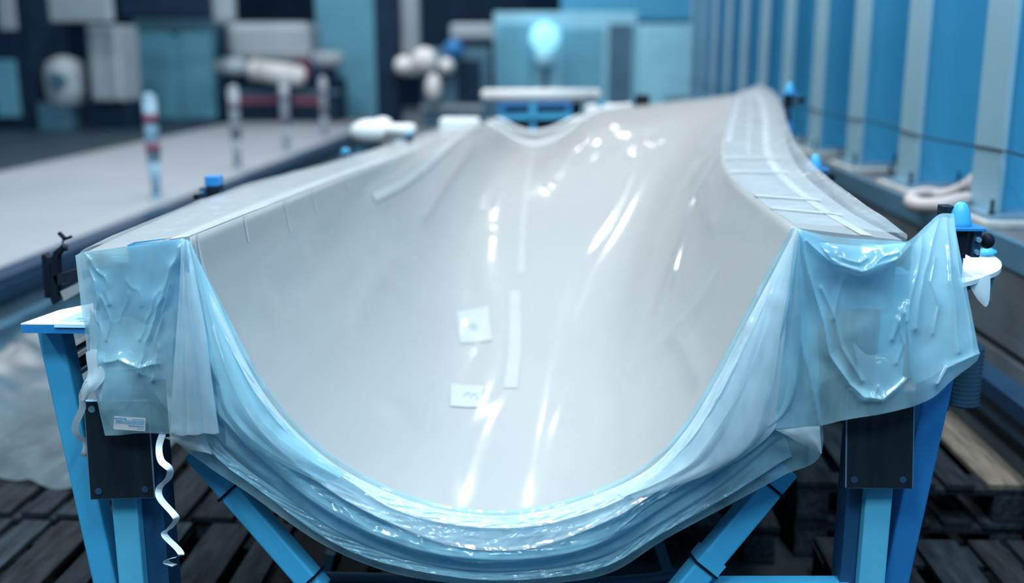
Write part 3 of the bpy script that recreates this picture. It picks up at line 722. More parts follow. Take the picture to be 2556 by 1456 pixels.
# left pleat fan
def pleats(n, A, ph=0):
    def f(u, v):
        s = (u * n + ph) % 1.0; tri = s / .75 if s < .75 else (1 - s) / .25
        return A * tri * min(1, v * 1.4)
    return f
panel('left_pleat', [
    [(452, 600, 2.372), (458, 599, 2.37), (464, 598, 2.37), (470, 600, 2.372)],
    [(447, 720, 2.35), (460, 720, 2.335), (474, 718, 2.33), (490, 705, 2.34)],
    [(438, 850, 2.335), (462, 850, 2.32), (488, 848, 2.31), (515, 840, 2.32)],
    [(430, 980, 2.325), (465, 985, 2.31), (500, 985, 2.30), (532, 975, 2.31)],
    [(425, 1080, 2.32), (468, 1086, 2.305), (508, 1082, 2.295), (547, 1081, 2.305)]],
    'filmmid', 70, 90, amp=.003, nscale=6, ridge=.001, seed=3, fold=pleats(3, .012))
# left strip that runs from the pleat to the swag
panel('left_inner_pleat', [
    [(466, 600, 2.385), (470, 600, 2.38), (474, 602, 2.385)],
    [(490, 760, 2.36), (520, 755, 2.345), (548, 762, 2.36)],
    [(520, 900, 2.345), (565, 900, 2.325), (612, 898, 2.345)],
    [(545, 1020, 2.335), (610, 1030, 2.31), (690, 1025, 2.335)],
    [(640, 1120, 2.32), (715, 1130, 2.295), (790, 1122, 2.325)],
    [(800, 1205, 2.325), (835, 1196, 2.315), (868, 1180, 2.325)]],
    'film', 50, 90, amp=.004, nscale=6, ridge=.002, seed=5, fold=pleats(2, .012, .3))
# right hanging panel with the hump over the near clamp
panel('right_hanging_panel', [
    [(1989, 570, 2.385), (2012, 576, 2.385), (2062, 588, 2.383), (2150, 597, 2.383), (2235, 601, 2.385), (2268, 600, 2.42), (2312, 562, 2.52), (2342, 535, 2.58), (2380, 533, 2.60)],
    [(1984, 625, 2.37), (2012, 630, 2.37), (2068, 645, 2.37), (2150, 652, 2.37), (2238, 650, 2.375), (2274, 640, 2.40), (2315, 610, 2.46), (2350, 590, 2.50), (2388, 588, 2.52)],
    [(1974, 720, 2.35), (2020, 722, 2.36), (2078, 725, 2.37), (2155, 728, 2.37), (2240, 725, 2.37), (2280, 715, 2.38), (2320, 705, 2.41), (2362, 695, 2.43), (2408, 690, 2.46)],
    [(1962, 820, 2.335), (2028, 820, 2.35), (2085, 822, 2.355), (2160, 824, 2.345), (2240, 820, 2.35), (2284, 812, 2.36), (2326, 802, 2.38), (2376, 795, 2.40), (2426, 790, 2.43)],
    [(1950, 930, 2.32), (2035, 930, 2.335), (2095, 925, 2.34), (2168, 915, 2.325), (2240, 910, 2.33), (2288, 905, 2.34), (2336, 895, 2.36), (2390, 885, 2.38), (2442, 884, 2.41)],
    [(1940, 1000, 2.315), (2040, 998, 2.33), (2100, 990, 2.33), (2172, 980, 2.32), (2245, 968, 2.325), (2290, 955, 2.335), (2335, 940, 2.35), (2384, 925, 2.37), (2425, 912, 2.40)],
    [(1930, 1072, 2.31), (2044, 1063, 2.325), (2108, 1050, 2.325), (2176, 1037, 2.32), (2248, 1022, 2.32), (2290, 1010, 2.33), (2330, 990, 2.34), (2368, 955, 2.36), (2400, 930, 2.39)]],
    'film', 190, 170, creases=[([(1992, 580), (2040, 780), (2068, 880), (2120, 960), (2155, 990)], .018, 10), ([(2155, 990), (2195, 992), (2260, 940), (2265, 860), (2255, 780)], .016, 10), ([(2010, 600), (2080, 660), (2150, 680), (2230, 650), (2265, 612)], .014, 12),
               ([(1995, 590), (1990, 800), (2045, 1062)], .012, 12), ([(2345, 545), (2300, 680), (2285, 820)], .014, 12), ([(2365, 540), (2370, 700), (2390, 880)], .012, 14), ([(2300, 590), (2280, 700), (2262, 800)], .010, 10),
               ([(2225, 850), (2243, 800), (2262, 760)], .008, 6), ([(2235, 905), (2252, 860), (2240, 800)], .008, 5), ([(2180, 985), (2190, 960), (2200, 988)], .006, 5), ([(2330, 640), (2318, 700), (2340, 760), (2330, 830)], .008, 6), ([(2335, 960), (2360, 920), (2440, 885)], .012, 10), ([(2110, 700), (2075, 800)], .005, 8), ([(2050, 720), (2100, 860), (2150, 950)], .008, 9)],
    amp=.004, nscale=8, ridge=.004, seed=9, stretch=(1.1, 1, .5), jit=120.0)
# small doubled swag under the right flange edge
panel('right_edge_fold', [
    [(2040, 605, 2.375), (2095, 610, 2.37), (2150, 614, 2.37), (2210, 610, 2.37), (2262, 606, 2.38)],
    [(2062, 630, 2.36), (2105, 640, 2.35), (2150, 648, 2.345), (2205, 642, 2.35), (2250, 622, 2.365)],
    [(2075, 648, 2.355), (2112, 668, 2.34), (2152, 680, 2.335), (2200, 668, 2.34), (2236, 645, 2.355)]],
    'film', 60, 30, creases=[([(2105, 640), (2140, 655), (2160, 645)], .010, 8), ([(2075, 648), (2150, 678), (2236, 645)], .010, 6), ([(2170, 668), (2200, 640), (2240, 628)], .010, 7)], amp=.006, nscale=14, ridge=.006, seed=12, jit=90.0)
# right pleat running down along the rim
panel('right_inner_pleat', [
    [(1984, 574, 2.382), (1987, 573, 2.38), (1991, 572, 2.38)],
    [(1925, 690, 2.36), (1950, 700, 2.345), (1974, 705, 2.35)],
    [(1862, 815, 2.345), (1910, 840, 2.32), (1958, 850, 2.33)],
    [(1795, 950, 2.335), (1870, 985, 2.305), (1940, 1000, 2.32)],
    [(1715, 1085, 2.325), (1800, 1130, 2.29), (1925, 1080, 2.315)],
    [(1650, 1165, 2.32), (1710, 1190, 2.295), (1790, 1175, 2.32)],
    [(1540, 1232, 2.325), (1570, 1240, 2.315), (1600, 1238, 2.325)]],
    'filmmid', 50, 110, amp=.005, nscale=6, ridge=.003, seed=15, fold=pleats(2, .014, .2))
# triangular flap under the right panel
panel('corner_flap', [
    [(1934, 1073, 2.30), (1975, 1070, 2.30), (2010, 1066, 2.30), (2046, 1064, 2.31)],
    [(1965, 1088, 2.30), (1995, 1088, 2.295), (2022, 1085, 2.295), (2047, 1084, 2.31)],
    [(2000, 1108, 2.30), (2020, 1108, 2.295), (2036, 1106, 2.295), (2049, 1106, 2.31)],
    [(2044, 1130, 2.31), (2047, 1131, 2.305), (2049, 1132, 2.305), (2051, 1133, 2.31)]],
    'filmlip', 30, 30, amp=.003, nscale=18, ridge=.004, seed=17)
# corner flap on the left, below the pleat
panel('corner_flap', [
    [(405, 1092, 2.33), (440, 1090, 2.325), (475, 1088, 2.325), (510, 1086, 2.33)],
    [(430, 1102, 2.33), (460, 1105, 2.32), (490, 1106, 2.32), (520, 1108, 2.33)],
    [(475, 1125, 2.33), (495, 1128, 2.32), (512, 1130, 2.32), (530, 1135, 2.33)]],
    'filmlip', 30, 20, amp=.003, nscale=18, ridge=.004, seed=19)
# second layers seen through the front ones
panel('inner_layer', [
    [(222, 770, 2.40), (262, 800, 2.39), (320, 790, 2.385), (375, 810, 2.38), (430, 760, 2.38)],
    [(224, 850, 2.39), (264, 860, 2.375), (320, 862, 2.37), (380, 862, 2.37), (432, 850, 2.37)],
    [(228, 925, 2.375), (266, 928, 2.36), (325, 922, 2.35), (368, 940, 2.355), (425, 950, 2.36)]],
    'filmlip', 70, 50, amp=.006, nscale=12, ridge=.007, seed=31, creases=[([(240, 900), (300, 885), (350, 900), (400, 890)], .014, 10)])
panel('inner_layer', [
    [(2275, 615, 2.42), (2310, 580, 2.53), (2345, 545, 2.60), (2378, 545, 2.62)],
    [(2270, 720, 2.40), (2312, 715, 2.43), (2360, 705, 2.45), (2400, 700, 2.48)],
    [(2268, 830, 2.37), (2320, 825, 2.39), (2374, 810, 2.42), (2420, 800, 2.45)],
    [(2275, 960, 2.35), (2318, 945, 2.37), (2372, 910, 2.39), (2430, 890, 2.43)]],
    'filmlip', 70, 80, amp=.006, nscale=9, ridge=.005, seed=33, stretch=(1, 1, .4))
panel('inner_layer', [
    [(2130, 855, 2.37), (2165, 885, 2.37), (2205, 880, 2.37), (2250, 850, 2.37)],
    [(2140, 900, 2.36), (2168, 915, 2.355), (2208, 915, 2.355), (2252, 905, 2.36)],
    [(2150, 960, 2.35), (2172, 975, 2.345), (2205, 978, 2.345), (2245, 955, 2.35)],
    [(2160, 988, 2.345), (2176, 992, 2.34), (2200, 992, 2.34), (2225, 980, 2.345)]],
    'filmlip', 50, 50, amp=.006, nscale=16, ridge=.008, seed=35)
panel('inner_layer', [
    [(1991, 585, 2.392), (1998, 590, 2.392), (2008, 596, 2.392)],
    [(1976, 720, 2.375), (2002, 722, 2.372), (2030, 725, 2.375)],
    [(1958, 880, 2.352), (2000, 880, 2.35), (2042, 880, 2.355)],
    [(1940, 1064, 2.33), (1990, 1060, 2.325), (2048, 1056, 2.34)]],
    'filmmid', 40, 70, amp=.003, nscale=8, ridge=.003, seed=41)
# white bunched end of the sheet at the left post
panel('bunched_edge', [
    [(214, 880, 2.385), (235, 872, 2.36), (262, 880, 2.35)],
    [(222, 930, 2.37), (240, 930, 2.34), (262, 940, 2.335)],
    [(206, 965, 2.35), (222, 968, 2.33), (240, 972, 2.33)],
    [(202, 1000, 2.345), (208, 1000, 2.335), (214, 998, 2.335)]],
    'filmlip', 30, 40, amp=.004, nscale=12, ridge=.006, seed=21)

# printed label on the film over the left plate
lab = thing('film_label', 'small white printed sticker, upside down, on the film over the left steel plate', 'label', U(323, 1057, 2.30))
Q = [U(285, 1039, 2.315), U(363, 1044, 2.315), U(362, 1077, 2.315), U(283, 1072, 2.315)]
b = B(); grid(b, [[Q[0].lerp(Q[1], k / 4) for k in range(5)], [Q[3].lerp(Q[2], k / 4) for k in range(5)]]); link('sheet', b, 'paper', lab)
ex = (Q[1] - Q[0]).normalized(); ez = (Q[0] - Q[3]).normalized(); wid, hei = (Q[1] - Q[0]).length, (Q[0] - Q[3]).length
nrm = ex.cross(ez).normalized()
def label_m(fx, fy):    # text upside down: x to the left, y downwards; fx, fy from the upside-down lower left corner = upper right
    m = Matrix((-ex, -ez, nrm)).transposed().to_4x4(); m.translation = Q[0] + ex * wid * fx - ez * hei * fy + Vector((0, -.0012, 0)); return m
lettering('Fraunhofer', .0060, 'ink', lab, label_m(.31, .07), 'logo_lettering')
b = B(); c = Q[0] + ex * wid * .355 - ez * hei * .13 + Vector((0, -.001, 0)); box(b, c, (.004, .0006, .0045)); link('logo_mark', b, 'ink', lab)
for (fx, fy, L, h) in ((.97, .12, .38, .0012), (.97, .24, .6, .0012), (.97, .34, .86, .0012), (.97, .45, .9, .0012), (.97, .62, .48, .0024), (.97, .80, .2, .0012), (.25, .27, .16, .0022)):
    b = B(); xx = 0
    while xx < L * wid:
        w = random.uniform(.002, .006); c = Q[0] + ex * (wid * fx - xx - w / 2) - ez * hei * fy + Vector((0, -.0012, 0)); box(b, c, (w, .0004, h)); xx += w + .001
    tag(link('print_line', b, 'ink', lab), kind='stuff')

# curled straps
def ribbon(name, label, pts, w, turns, parent=None, y=2.33):
    P = crom([U(px, py, yy_) for px, py, yy_ in pts], 90); b = B(); G = []
    for i, p in enumerate(P):
        d = (P[min(i + 1, 89)] - P[max(i - 1, 0)]).normalized(); a = turns * 2 * PI * i / 89
        s = Vector((1, 0, 0)) * math.cos(a) + Vector((0, 1, 0)) * math.sin(a); s = (s - d * s.dot(d)); s = s.normalized() if s.length > .05 else Vector((0, 1, 0))
        G.append([p - s * w / 2, p + s * w / 2])
    grid(b, G); o = link(name, b, 'strap', smooth=True); return tag(o, label, 'strap')
ribbon('packing_strap', 'curled white packing strap dangling beside the left post', [(407, 1080, 2.33), (397, 1115, 2.33), (402, 1150, 2.31), (424, 1172, 2.30), (420, 1195, 2.32), (398, 1218, 2.35), (400, 1245, 2.34), (432, 1282, 2.31), (440, 1298, 2.31), (425, 1318, 2.34), (410, 1335, 2.35), (445, 1372, 2.32), (450, 1388, 2.31), (420, 1396, 2.33), (415, 1404, 2.34), (436, 1412, 2.32)], .016, 0.15)
ribbon('packing_strap', 'short white strap end hanging left of the left steel plate', [(222, 955, 2.34), (206, 985, 2.35), (205, 1020, 2.36), (188, 1062, 2.37), (192, 1085, 2.38), (215, 1105, 2.40), (212, 1130, 2.40), (206, 1140, 2.40)], .016, .1)

# ------------------------------------------------------------------ clamps with guide cones
def clamp(px_top, py_top, y, label, sc=1.0, drop=.5):
    p = U(px_top, py_top, y); t = thing('guide_clamp', label, 'clamp', (p.x, p.y, p.z - .055 * sc), 'blue cone clamps along the right mould edge')
    z = p.z
    prof = [(.027, -.008), (.026, .010), (.0205, .034), (.014, .050), (.007, .056)]
    b = B(); rings = []
    for r, h in prof: rings.append([b.verts.new((p.x + r * sc * math.cos(2 * PI * k / 20), p.y + r * sc * math.sin(2 * PI * k / 20), z - .053 * sc + h * sc)) for k in range(20)])
    for a, c in zip(rings, rings[1:]):
        for k in range(20): b.faces.new((a[k], a[(k + 1) % 20], c[(k + 1) % 20], c[k]))
    b.faces.new(rings[-1]); b.faces.new(rings[0][::-1]); link('guide_cone', b, 'ltblue', t, smooth=True)
    zp = z - .053 * sc
    b = B(); box2(b, (p.x - .04 * sc, p.y - .035 * sc, zp - .009), (p.x + .05 * sc, p.y + .035 * sc, zp), .002); link('top_plate', b, 'blue', t)
    b = B(); box2(b, (p.x - .026 * sc, p.y - .02 * sc, zp - .075 * sc), (p.x + .014 * sc, p.y + .02 * sc, zp - .009), .002); link('block', b, 'black', t)
    b = B(); box2(b, (p.x - .024 * sc, p.y - .02 * sc, zp - drop), (p.x + .010 * sc, p.y + .02 * sc, zp - .075 * sc), .002); link('column_tube', b, 'darkblue', t)
    b = B(); box2(b, (p.x - .038 * sc, p.y - .03 * sc, zp - .20 * sc), (p.x + .026 * sc, p.y + .03 * sc, zp - .155 * sc), .003); link('collar', b, 'blue', t)
    b = B(); box2(b, (p.x + .026 * sc, p.y - .022 * sc, zp - .072 * sc), (p.x + .046 * sc, p.y + .015 * sc, zp - .010), .002); br = link('bracket', b, 'darkblue', t)
    for dz in (-.028, -.058):
        b = B(); cyl(b, (p.x + .036 * sc, p.y - .034 * sc, zp + dz * sc), (p.x + .036 * sc, p.y - .020 * sc, zp + dz * sc), .0065 * sc, seg=6); link('bolt', b, 'edge', br)
    b = B(); ball(b, (p.x + .068 * sc, p.y, zp - .036 * sc), .017 * sc, (1, 1, 1.1)); cyl(b, (p.x + .045 * sc, p.y, zp - .036 * sc), (p.x + .07 * sc, p.y, zp - .036 * sc), .008 * sc); link('knob', b, 'black', t, smooth=True)
    return t
clamp(2400, 508, 2.72, 'blue cone clamp next to the hump of plastic sheet, nearest on the right', 1.1)
clamp(2036, 387, 4.05, 'blue cone clamp half hidden by the sheet, middle one on the right edge', .95)
clamp(1972, 207, 5.4, 'tall dark clamp with small blue cone, farthest one on the right edge', .95, .9)
b = B(); p = U(2372, 512, 2.74); box2(b, (p.x - .026, 2.72, p.z - .05), (p.x + .004, 2.76, p.z), .003); tag(link('steel_block', b, 'steel'), 'dark steel block beside the nearest blue cone', 'block')
# hidden rail the right clamps stand on
# left clamps
def lclamp(px0, py0, px1, py1, y, label, col='blue'):
    a, c = U(px0, py0, y), U(px1, py1, y); w = c.x - a.x; h = a.z - c.z
    t = thing('locking_clamp', label, 'clamp', ((a.x + c.x) / 2, y, c.z), 'clamps along the left mould edge')
    b = B(); box2(b, (a.x + w * .42, y, a.z - h * .38), (a.x + w * .93, y + .05, a.z), .004); link('cap', b, col, t)
    b = B(); box2(b, (a.x + w * .52, y - .004, c.z - .10), (a.x + w * .93, y + .045, a.z - h * .36), .003); link('body', b, 'black', t)
    b = B(); box2(b, (a.x + w * .26, y - .01, a.z - h * .95), (a.x + w * .50, y + .03, a.z - h * .40), .003); br = link('bracket', b, 'darkblue', t)
    for f in (.55, .85):
        b = B(); cyl(b, (a.x + w * .36, y - .018, a.z - h * f), (a.x + w * .36, y - .008, a.z - h * f), .006, seg=6); link('bolt', b, 'edge', br)
    b = B(); ball(b, (a.x + w * .10, y, a.z - h * .72), w * .10); cyl(b, (a.x + w * .10, y, a.z - h * .72), (a.x + w * .3, y, a.z - h * .66), w * .05); link('knob', b, 'black', t, smooth=True)
    b = B(); box2(b, (a.x + w * .90, y, a.z - h * .36), (a.x + w * 1.08, y + .04, a.z - h * .30), .001); link('tab', b, 'darkblue', t)
    return t
lc = lclamp(478, 440, 556, 510, 3.55, 'blue capped black clamp with a knob, on the left mould edge')
b = B(); p = U(509, 506, 3.5); ball(b, p, .013, (1.1, .8, .7)); link('red_knob', b, 'red', lc, smooth=True)['label'] = 'small red knob'
lclamp(838, 372, 872, 406, 5.1, 'small pale blue clamp, farther along the left mould edge', 'ltblue')
lclamp(1002, 330, 1030, 352, 5.9, 'tiny blurred blue clamp near the white cap on the left edge', 'ltblue')
bk = thing('bracket_clamp', 'two upright black clamp plates with a wing bolt, left of the mould', 'clamp', U(130, 760, 3.0))
def slabpix(name, pix, y, d, m, parent):
    b = B(); P = [U(*q, y) for q in pix]; V = [b.verts.new(q) for q in P]; W_ = [b.verts.new(q + Vector((0, d, 0))) for q in P]
    b.faces.new(V); b.faces.new(W_[::-1]); n = len(P)
    for k in range(n): b.faces.new((V[k], V[(k + 1) % n], W_[(k + 1) % n], W_[k]))
    return link(name, b, m, parent)
slabpix('upright_plate', [(103, 640), (108, 634), (119, 645), (124, 662), (128, 745), (112, 745), (107, 690)], 3.0, .03, 'black', bk)
slabpix('upright_plate', [(131, 632), (152, 612), (160, 618), (142, 640), (144, 740), (150, 748), (132, 762), (126, 750), (127, 660)], 2.98, .03, 'black', bk)
b = B(); a = U(152, 620, 2.99); c = U(159, 595, 2.99); cyl(b, a, c, .004, seg=8); link('bolt', b, 'edge', bk)
b = B(); beam(b, U(147, 581, 2.99), U(163, 597, 2.99), .008, .012, up=(0, 1, 0)); beam(b, U(161, 597, 2.99), U(178, 591, 2.99), .008, .012, up=(0, 1, 0)); link('wing_nut', b, 'black', bk)
b = B(); ball(b, U(164, 621, 2.99), .007); link('bolt_head', b, 'black', bk)
b = B(); beam(b, U(140, 700, 2.99), Lo(2.99) + Vector((.08, 0, -.06)), .03, .02, up=(0, 1, 0)); link('tie_bar', b, 'steel', bk)
slabpix('arm', [(150, 728), (232, 690), (250, 700), (160, 752)], 2.97, .04, 'flange', bk)
slabpix('arm', [(150, 716), (232, 672), (240, 678), (155, 726)], 3.0, .03, 'slate', bk)

# pale stacked slats seen under the left shelf
for k, (a, c, w) in enumerate((((178, 868), (222, 838), .012), ((178, 872), (230, 866), .012), ((180, 890), (230, 884), .016), ((186, 908), (240, 905), .012))):
    b = B(); beam(b, U(*a, 2.75), U(*c, 2.75), w, .25, up=(0, 1, 0)); tag(link('slat', b, ('flange', 'white', 'steel', 'slate')[k]), ['slanted pale slat behind the left blue leg, topmost', 'thin white slat behind the left blue leg', 'dark steel slat behind the left blue leg', 'slate blue slat behind the left blue leg, lowest'][k], 'slat')

# white tray at the right, with a hanging cloth corner
tr = thing('side_tray', 'white covered tray beside the nearest blue cone at the right', 'tray', U(2440, 690, 2.62))
zt = U(2440, 694, 2.70).z
b = B(); x0 = Uz(2392, 660, zt).x
TP = [Uz(px, py, zt) for px, py in ((2405, 612), (2442, 620), (2488, 644), (2500, 660), (2494, 674), (2470, 686), (2418, 703), (2392, 700), (2380, 650))]; TP = crom(TP, 31)[:-1]
V = [b.verts.new(p) for p in TP]; D_ = [b.verts.new(p - Vector((0, 0, .012))) for p in TP]; b.faces.new(V); b.faces.new(D_[::-1])
for k in range(30): b.faces.new((V[k], V[(k + 1) % 30], D_[(k + 1) % 30], D_[k]))
link('tray_top', b, 'white', tr)
b = B(); grid(b, [[U(2418, 702, 2.685), U(2445, 695, 2.695), U(2472, 684, 2.710)], [U(2424, 722, 2.690), U(2448, 720, 2.690), U(2472, 718, 2.715)], [U(2440, 748, 2.695), U(2455, 752, 2.690), U(2470, 748, 2.715)], [U(2455, 764, 2.695), U(2461, 767, 2.695), U(2466, 762, 2.715)]]); link('cloth_corner', b, 'strap', tr, smooth=True)
b = B(); box2(b, (x0 - .22, 2.78, zt - .05), (x0 + .06, 2.84, zt - .012)); link('tray_arm', b, 'slate', tr)
# crumpled blue foil on the tray
b = B(); ball(b, Uz(2462, 630, zt + .012), .022, (1.4, .8, .5), 12)
for v in b.verts: v.co += Vector((0, 0, 1)) * .006 * noise.noise(v.co * 90)
tag(link('foil_scrap', b, 'ltblue'), 'crumpled blue foil scrap on the white tray', 'foil')
# spiral hose standing by the right wall
hx = U(2408, 1015, 2.9); hy = U(2408, 860, 2.9).z
b = B(); nh = int((hy - hx.z) / .0065); tube(b, [Vector((hx.x, 2.92, hx.z + .0065 * k)) for k in range(nh)], .042, 20, rib=.005); tag(link('duct_hose', b, 'duct', smooth=True), 'upright ribbed dark hose at the right wall, behind the plastic sheet', 'hose')
# ------------------------------------------------------------------ pallets
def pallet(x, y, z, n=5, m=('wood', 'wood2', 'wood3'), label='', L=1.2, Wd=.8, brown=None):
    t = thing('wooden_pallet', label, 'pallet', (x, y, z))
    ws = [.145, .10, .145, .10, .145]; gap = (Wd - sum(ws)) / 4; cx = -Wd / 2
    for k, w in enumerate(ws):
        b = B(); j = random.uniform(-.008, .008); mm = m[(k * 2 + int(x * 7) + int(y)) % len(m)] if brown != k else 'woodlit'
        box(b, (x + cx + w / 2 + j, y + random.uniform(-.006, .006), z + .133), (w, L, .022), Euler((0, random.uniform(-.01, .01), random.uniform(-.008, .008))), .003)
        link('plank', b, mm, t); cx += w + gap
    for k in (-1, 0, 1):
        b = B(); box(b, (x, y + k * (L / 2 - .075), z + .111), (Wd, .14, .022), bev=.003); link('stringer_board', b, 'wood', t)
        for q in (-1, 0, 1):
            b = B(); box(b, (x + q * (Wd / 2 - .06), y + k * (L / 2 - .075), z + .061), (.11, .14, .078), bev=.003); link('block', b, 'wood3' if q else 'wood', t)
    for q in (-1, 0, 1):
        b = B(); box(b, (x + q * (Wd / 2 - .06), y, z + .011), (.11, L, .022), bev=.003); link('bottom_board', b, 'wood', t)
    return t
yf, yr = 2.73, 3.98
pallet(-1.66, yf, 0, label='weathered grey pallet in the lower left corner')
pallet(-.80, yf, 0, label='weathered pallet under the left post, with the curled strap above it')
pallet(-1.70, yr, 0, label='weathered pallet behind the left leg, half covered by grey film')
pallet(-.88, yr, 0, label='dark pallet under the left part of the mould')
pallet(1.28, yf - .02, 0, label='weathered pallet in the lower right corner')
pallet(1.25, yr + .06, 0, label='lower pallet of the stack at the right wall')
pallet(1.25, yr + .06, .1445, label='upper pallet of the stack at the right wall, with one brown plank', brown=4)
pallet(1.22, yr + 1.35, 0, label='dark pallet farther back along the right wall')
pallet(.38, yr, 0, label='dark pallet in the shade under the right part of the mould')
b = B(); box(b, (-.30, 2.80, .158), (.36, 1.1, .022), Euler((0, 0, .04)), .003); tag(link('plywood_board', b, 'ply'), 'dark brown plywood board lying under the left brace', 'board')
# film covering the left rear pallet and clinging to the pit wall
fc = thing('dust_film', 'dull grey plastic film spread over the pallet at the far left', 'plastic film', (-2.1, 4.2, .15))
b = B(); G = []
for i in range(50):
    r = []
    for j in range(50):
        x = -2.5 + .95 * i / 49; y = 3.75 + .95 * j / 49 - .25 * (i / 49)
        zz = .152 + .05 * max(0, noise.noise(Vector((x * 3, y * 3, 2)))) + .03 * ridged(Vector((x * 4, y * 2.5, 7)), 1) + .02
        if j < 6: zz -= .03 * (1 - j / 6)
        r.append(Vector((x, y, zz)))
    G.append(r)
grid(b, G); M['dustfilm'] = film('dusty_film', .62, (.20, .27, .31), gloss=.12, rough=.3, bump=.4, bscale=8); link('cover', b, 'dustfilm', fc, smooth=True)
wf = thing('wall_sheet', 'large bluish plastic sheet hanging against the left pit wall', 'plastic film', (-2.8, 4.6, .02))
b = B(); G = []
for i in range(70):
    r = []
    for j in range(24):
        y = 3.6 + 4.0 * i / 69; v = j / 23
        x = -2.93 + .45 * v ** 2.2 + .03 * noise.noise(Vector((y * 4, v * 1.2, 3))); z = .33 - .27 * v + .02 * noise.noise(Vector((y * 5, v * 2, 9)))
        r.append(Vector((x, y, z)))
    G.append(r)
grid(b, G); M['wallfilm'] = film('blue_dull_film', .6, (.07, .19, .28), gloss=.12, rough=.3, bump=.3, bscale=6); link('hanging_sheet', b, 'wallfilm', wf, smooth=True)
# things under the mould
b = B(); tube(b, crom([U(760, 1440, 2.75), U(880, 1443, 2.75), U(1000, 1446, 2.75), U(1150, 1452, 2.75), U(1400, 1458, 2.8), U(1600, 1448, 2.8), U(1730, 1425, 2.8), U(1800, 1400, 2.85)], 220), .014, 10, rib=.003)
tag(link('spiral_hose', b, 'clearhose', smooth=True), 'thin dark blue spiral hose lying along the floor under the swag', 'hose')
b = B(); a, c = U(1395, 1436, 2.9), U(1560, 1440, 2.9); box2(b, (a.x, 2.55, a.z - .10), (c.x, 2.9, a.z - .08)); o = link('tread_plate', b, 'tread'); tag(o, 'aluminium tread plate just visible below the swag', 'plate')
tpo = o
b = B()
for k in range(14):
    for q in range(9):
        box(b, (a.x + .012 + k * (c.x - a.x - .02) / 14, 2.57 + q * .037, a.z - .079), (.016, .004, .003), Euler((0, 0, PI / 4 if (k + q) % 2 else -PI / 4)))
tag(link('raised_pattern', b, 'tread', tpo), kind='stuff')
for (p0, p1, lb) in (((825, 1380), (800, 1480), 'dim steel strut under the left part of the swag'), ((1640, 1345), (1685, 1480), 'dim steel strut under the right part of the swag')):
    b = B(); beam(b, U(*p0, 3.0), U(*p1, 3.0), .03, .03, up=(0, 1, 0)); tag(link('strut', b, 'slate'), lb, 'strut')

# ------------------------------------------------------------------ hall: delineator posts and blurred machinery
def delineator(y, label, first=None, band='redband', body='post'):
    x = XL - .36
    if first:
        o = copy_tree(first, (x, y, HF)); o['label'] = label; return o
    t = thing('delineator_post', label, 'traffic post', (x, y, HF), 'traffic posts along the pit edge')
    b = B(); cyl(b, (x, y, HF), (x, y, HF + .30), .030, .055, 20); cyl(b, (x, y, HF + .30), (x, y, HF + .82), .055, .058, 20); ball(b, (x, y, HF + .82), .058); link('post', b, body, t, smooth=True)
    for h in (.38, .62):
        b = B(); cyl(b, (x, y, HF + h), (x, y, HF + h + .09), .0595, .0595, 20); link('reflective_band', b, band, t, smooth=True)
    b = B(); cyl(b, (x, y, HF), (x, y, HF + .02), .07, seg=20); link('foot', b, body, t, smooth=True)
    return t
d1 = None
d0 = delineator(8.65, 'white traffic post with two red bands, nearest one at the pit edge')
for y, lb in ((10.95, 'pale traffic post, second from the front at the pit edge'), (13.0, 'blurred pale traffic post, third along the pit edge'), (15.2, 'blurred pale traffic post, fourth along the pit edge'),): d1 = delineator(y, lb, d1, 'paleband', 'palepost')
def fbox(name, label, cat, px0, py0, px1, py1, y, d, m, bev=.03, stand=False, parts=()):
    a, c = U(px0, py0, y), U(px1, py1, y); z0 = HF if stand else c.z
    t = thing(name, label, cat, ((a.x + c.x) / 2, y, z0))
    b = B(); box2(b, (a.x, y, z0), (c.x, y + d, a.z), bev); link('body', b, m, t)
    for (nm, q0, q1, q2, q3, mm) in parts:
        u, v = U(q0, q1, y - .02), U(q2, q3, y - .02); b = B(); box2(b, (u.x, y - .05, v.z), (v.x, y + .02, u.z), .01); link(nm, b, mm, t)
    return t
fbox('machine_housing', 'tall dark machine at the far left with a pale post and lower box', 'machine', -60, -60, 105, 330, 16.6, 1.2, 'navy', stand=True, parts=(('pale_post', -10, -40, 42, 75, 'palegrey'), ('pale_box', -20, 150, 52, 292, 'curtain')))
pm = fbox('pump_unit', 'pale rounded pump unit with a dark round port, far left', 'machine', 88, 140, 190, 275, 16.4, .7, 'palegrey', bev=.25)
b = B(); p = U(140, 203, 16.35); cyl(b, p, p + Vector((0, .1, 0)), .13, seg=24); link('round_port', b, 'slate', pm)
b = B(); q = U(140, 270, 16.6); box2(b, (q.x - .25, 16.5, HF), (q.x + .25, 17, q.z + .1)); link('pedestal', b, 'slate', pm)
fbox('control_cabinet', 'grey blurred control cabinet beside the round-ported pump', 'cabinet', 212, 62, 308, 254, 16.6, .8, 'palegrey', parts=(('door', 222, 74, 262, 248, 'palegrey'), ('door', 266, 74, 302, 248, 'palegrey')))
fbox('cabinet_plinth', 'dark plinth under the grey control cabinet', 'plinth', 206, 255, 330, 330, 16.75, .8, 'navy', stand=True)
fbox('crane_hood', 'pale slanted panel hanging at the top left', 'panel', 112, -60, 275, 55, 16, .2, 'palegrey', parts=())
fbox('curtain_booth', 'large blue-grey curtained booth behind the traffic posts', 'booth', 332, 50, 540, 310, 18.8, .5, 'curtain', stand=True, parts=(('top_rail', 332, 48, 548, 78, 'slate'), ('curtain_panel', 340, 80, 440, 296, 'curtain'), ('curtain_panel', 446, 80, 542, 296, 'curtain')))
fbox('overhead_beam', 'dark overhead beam above the curtained booth', 'beam', 290, -60, 525, 42, 17.5, .5, 'navy')
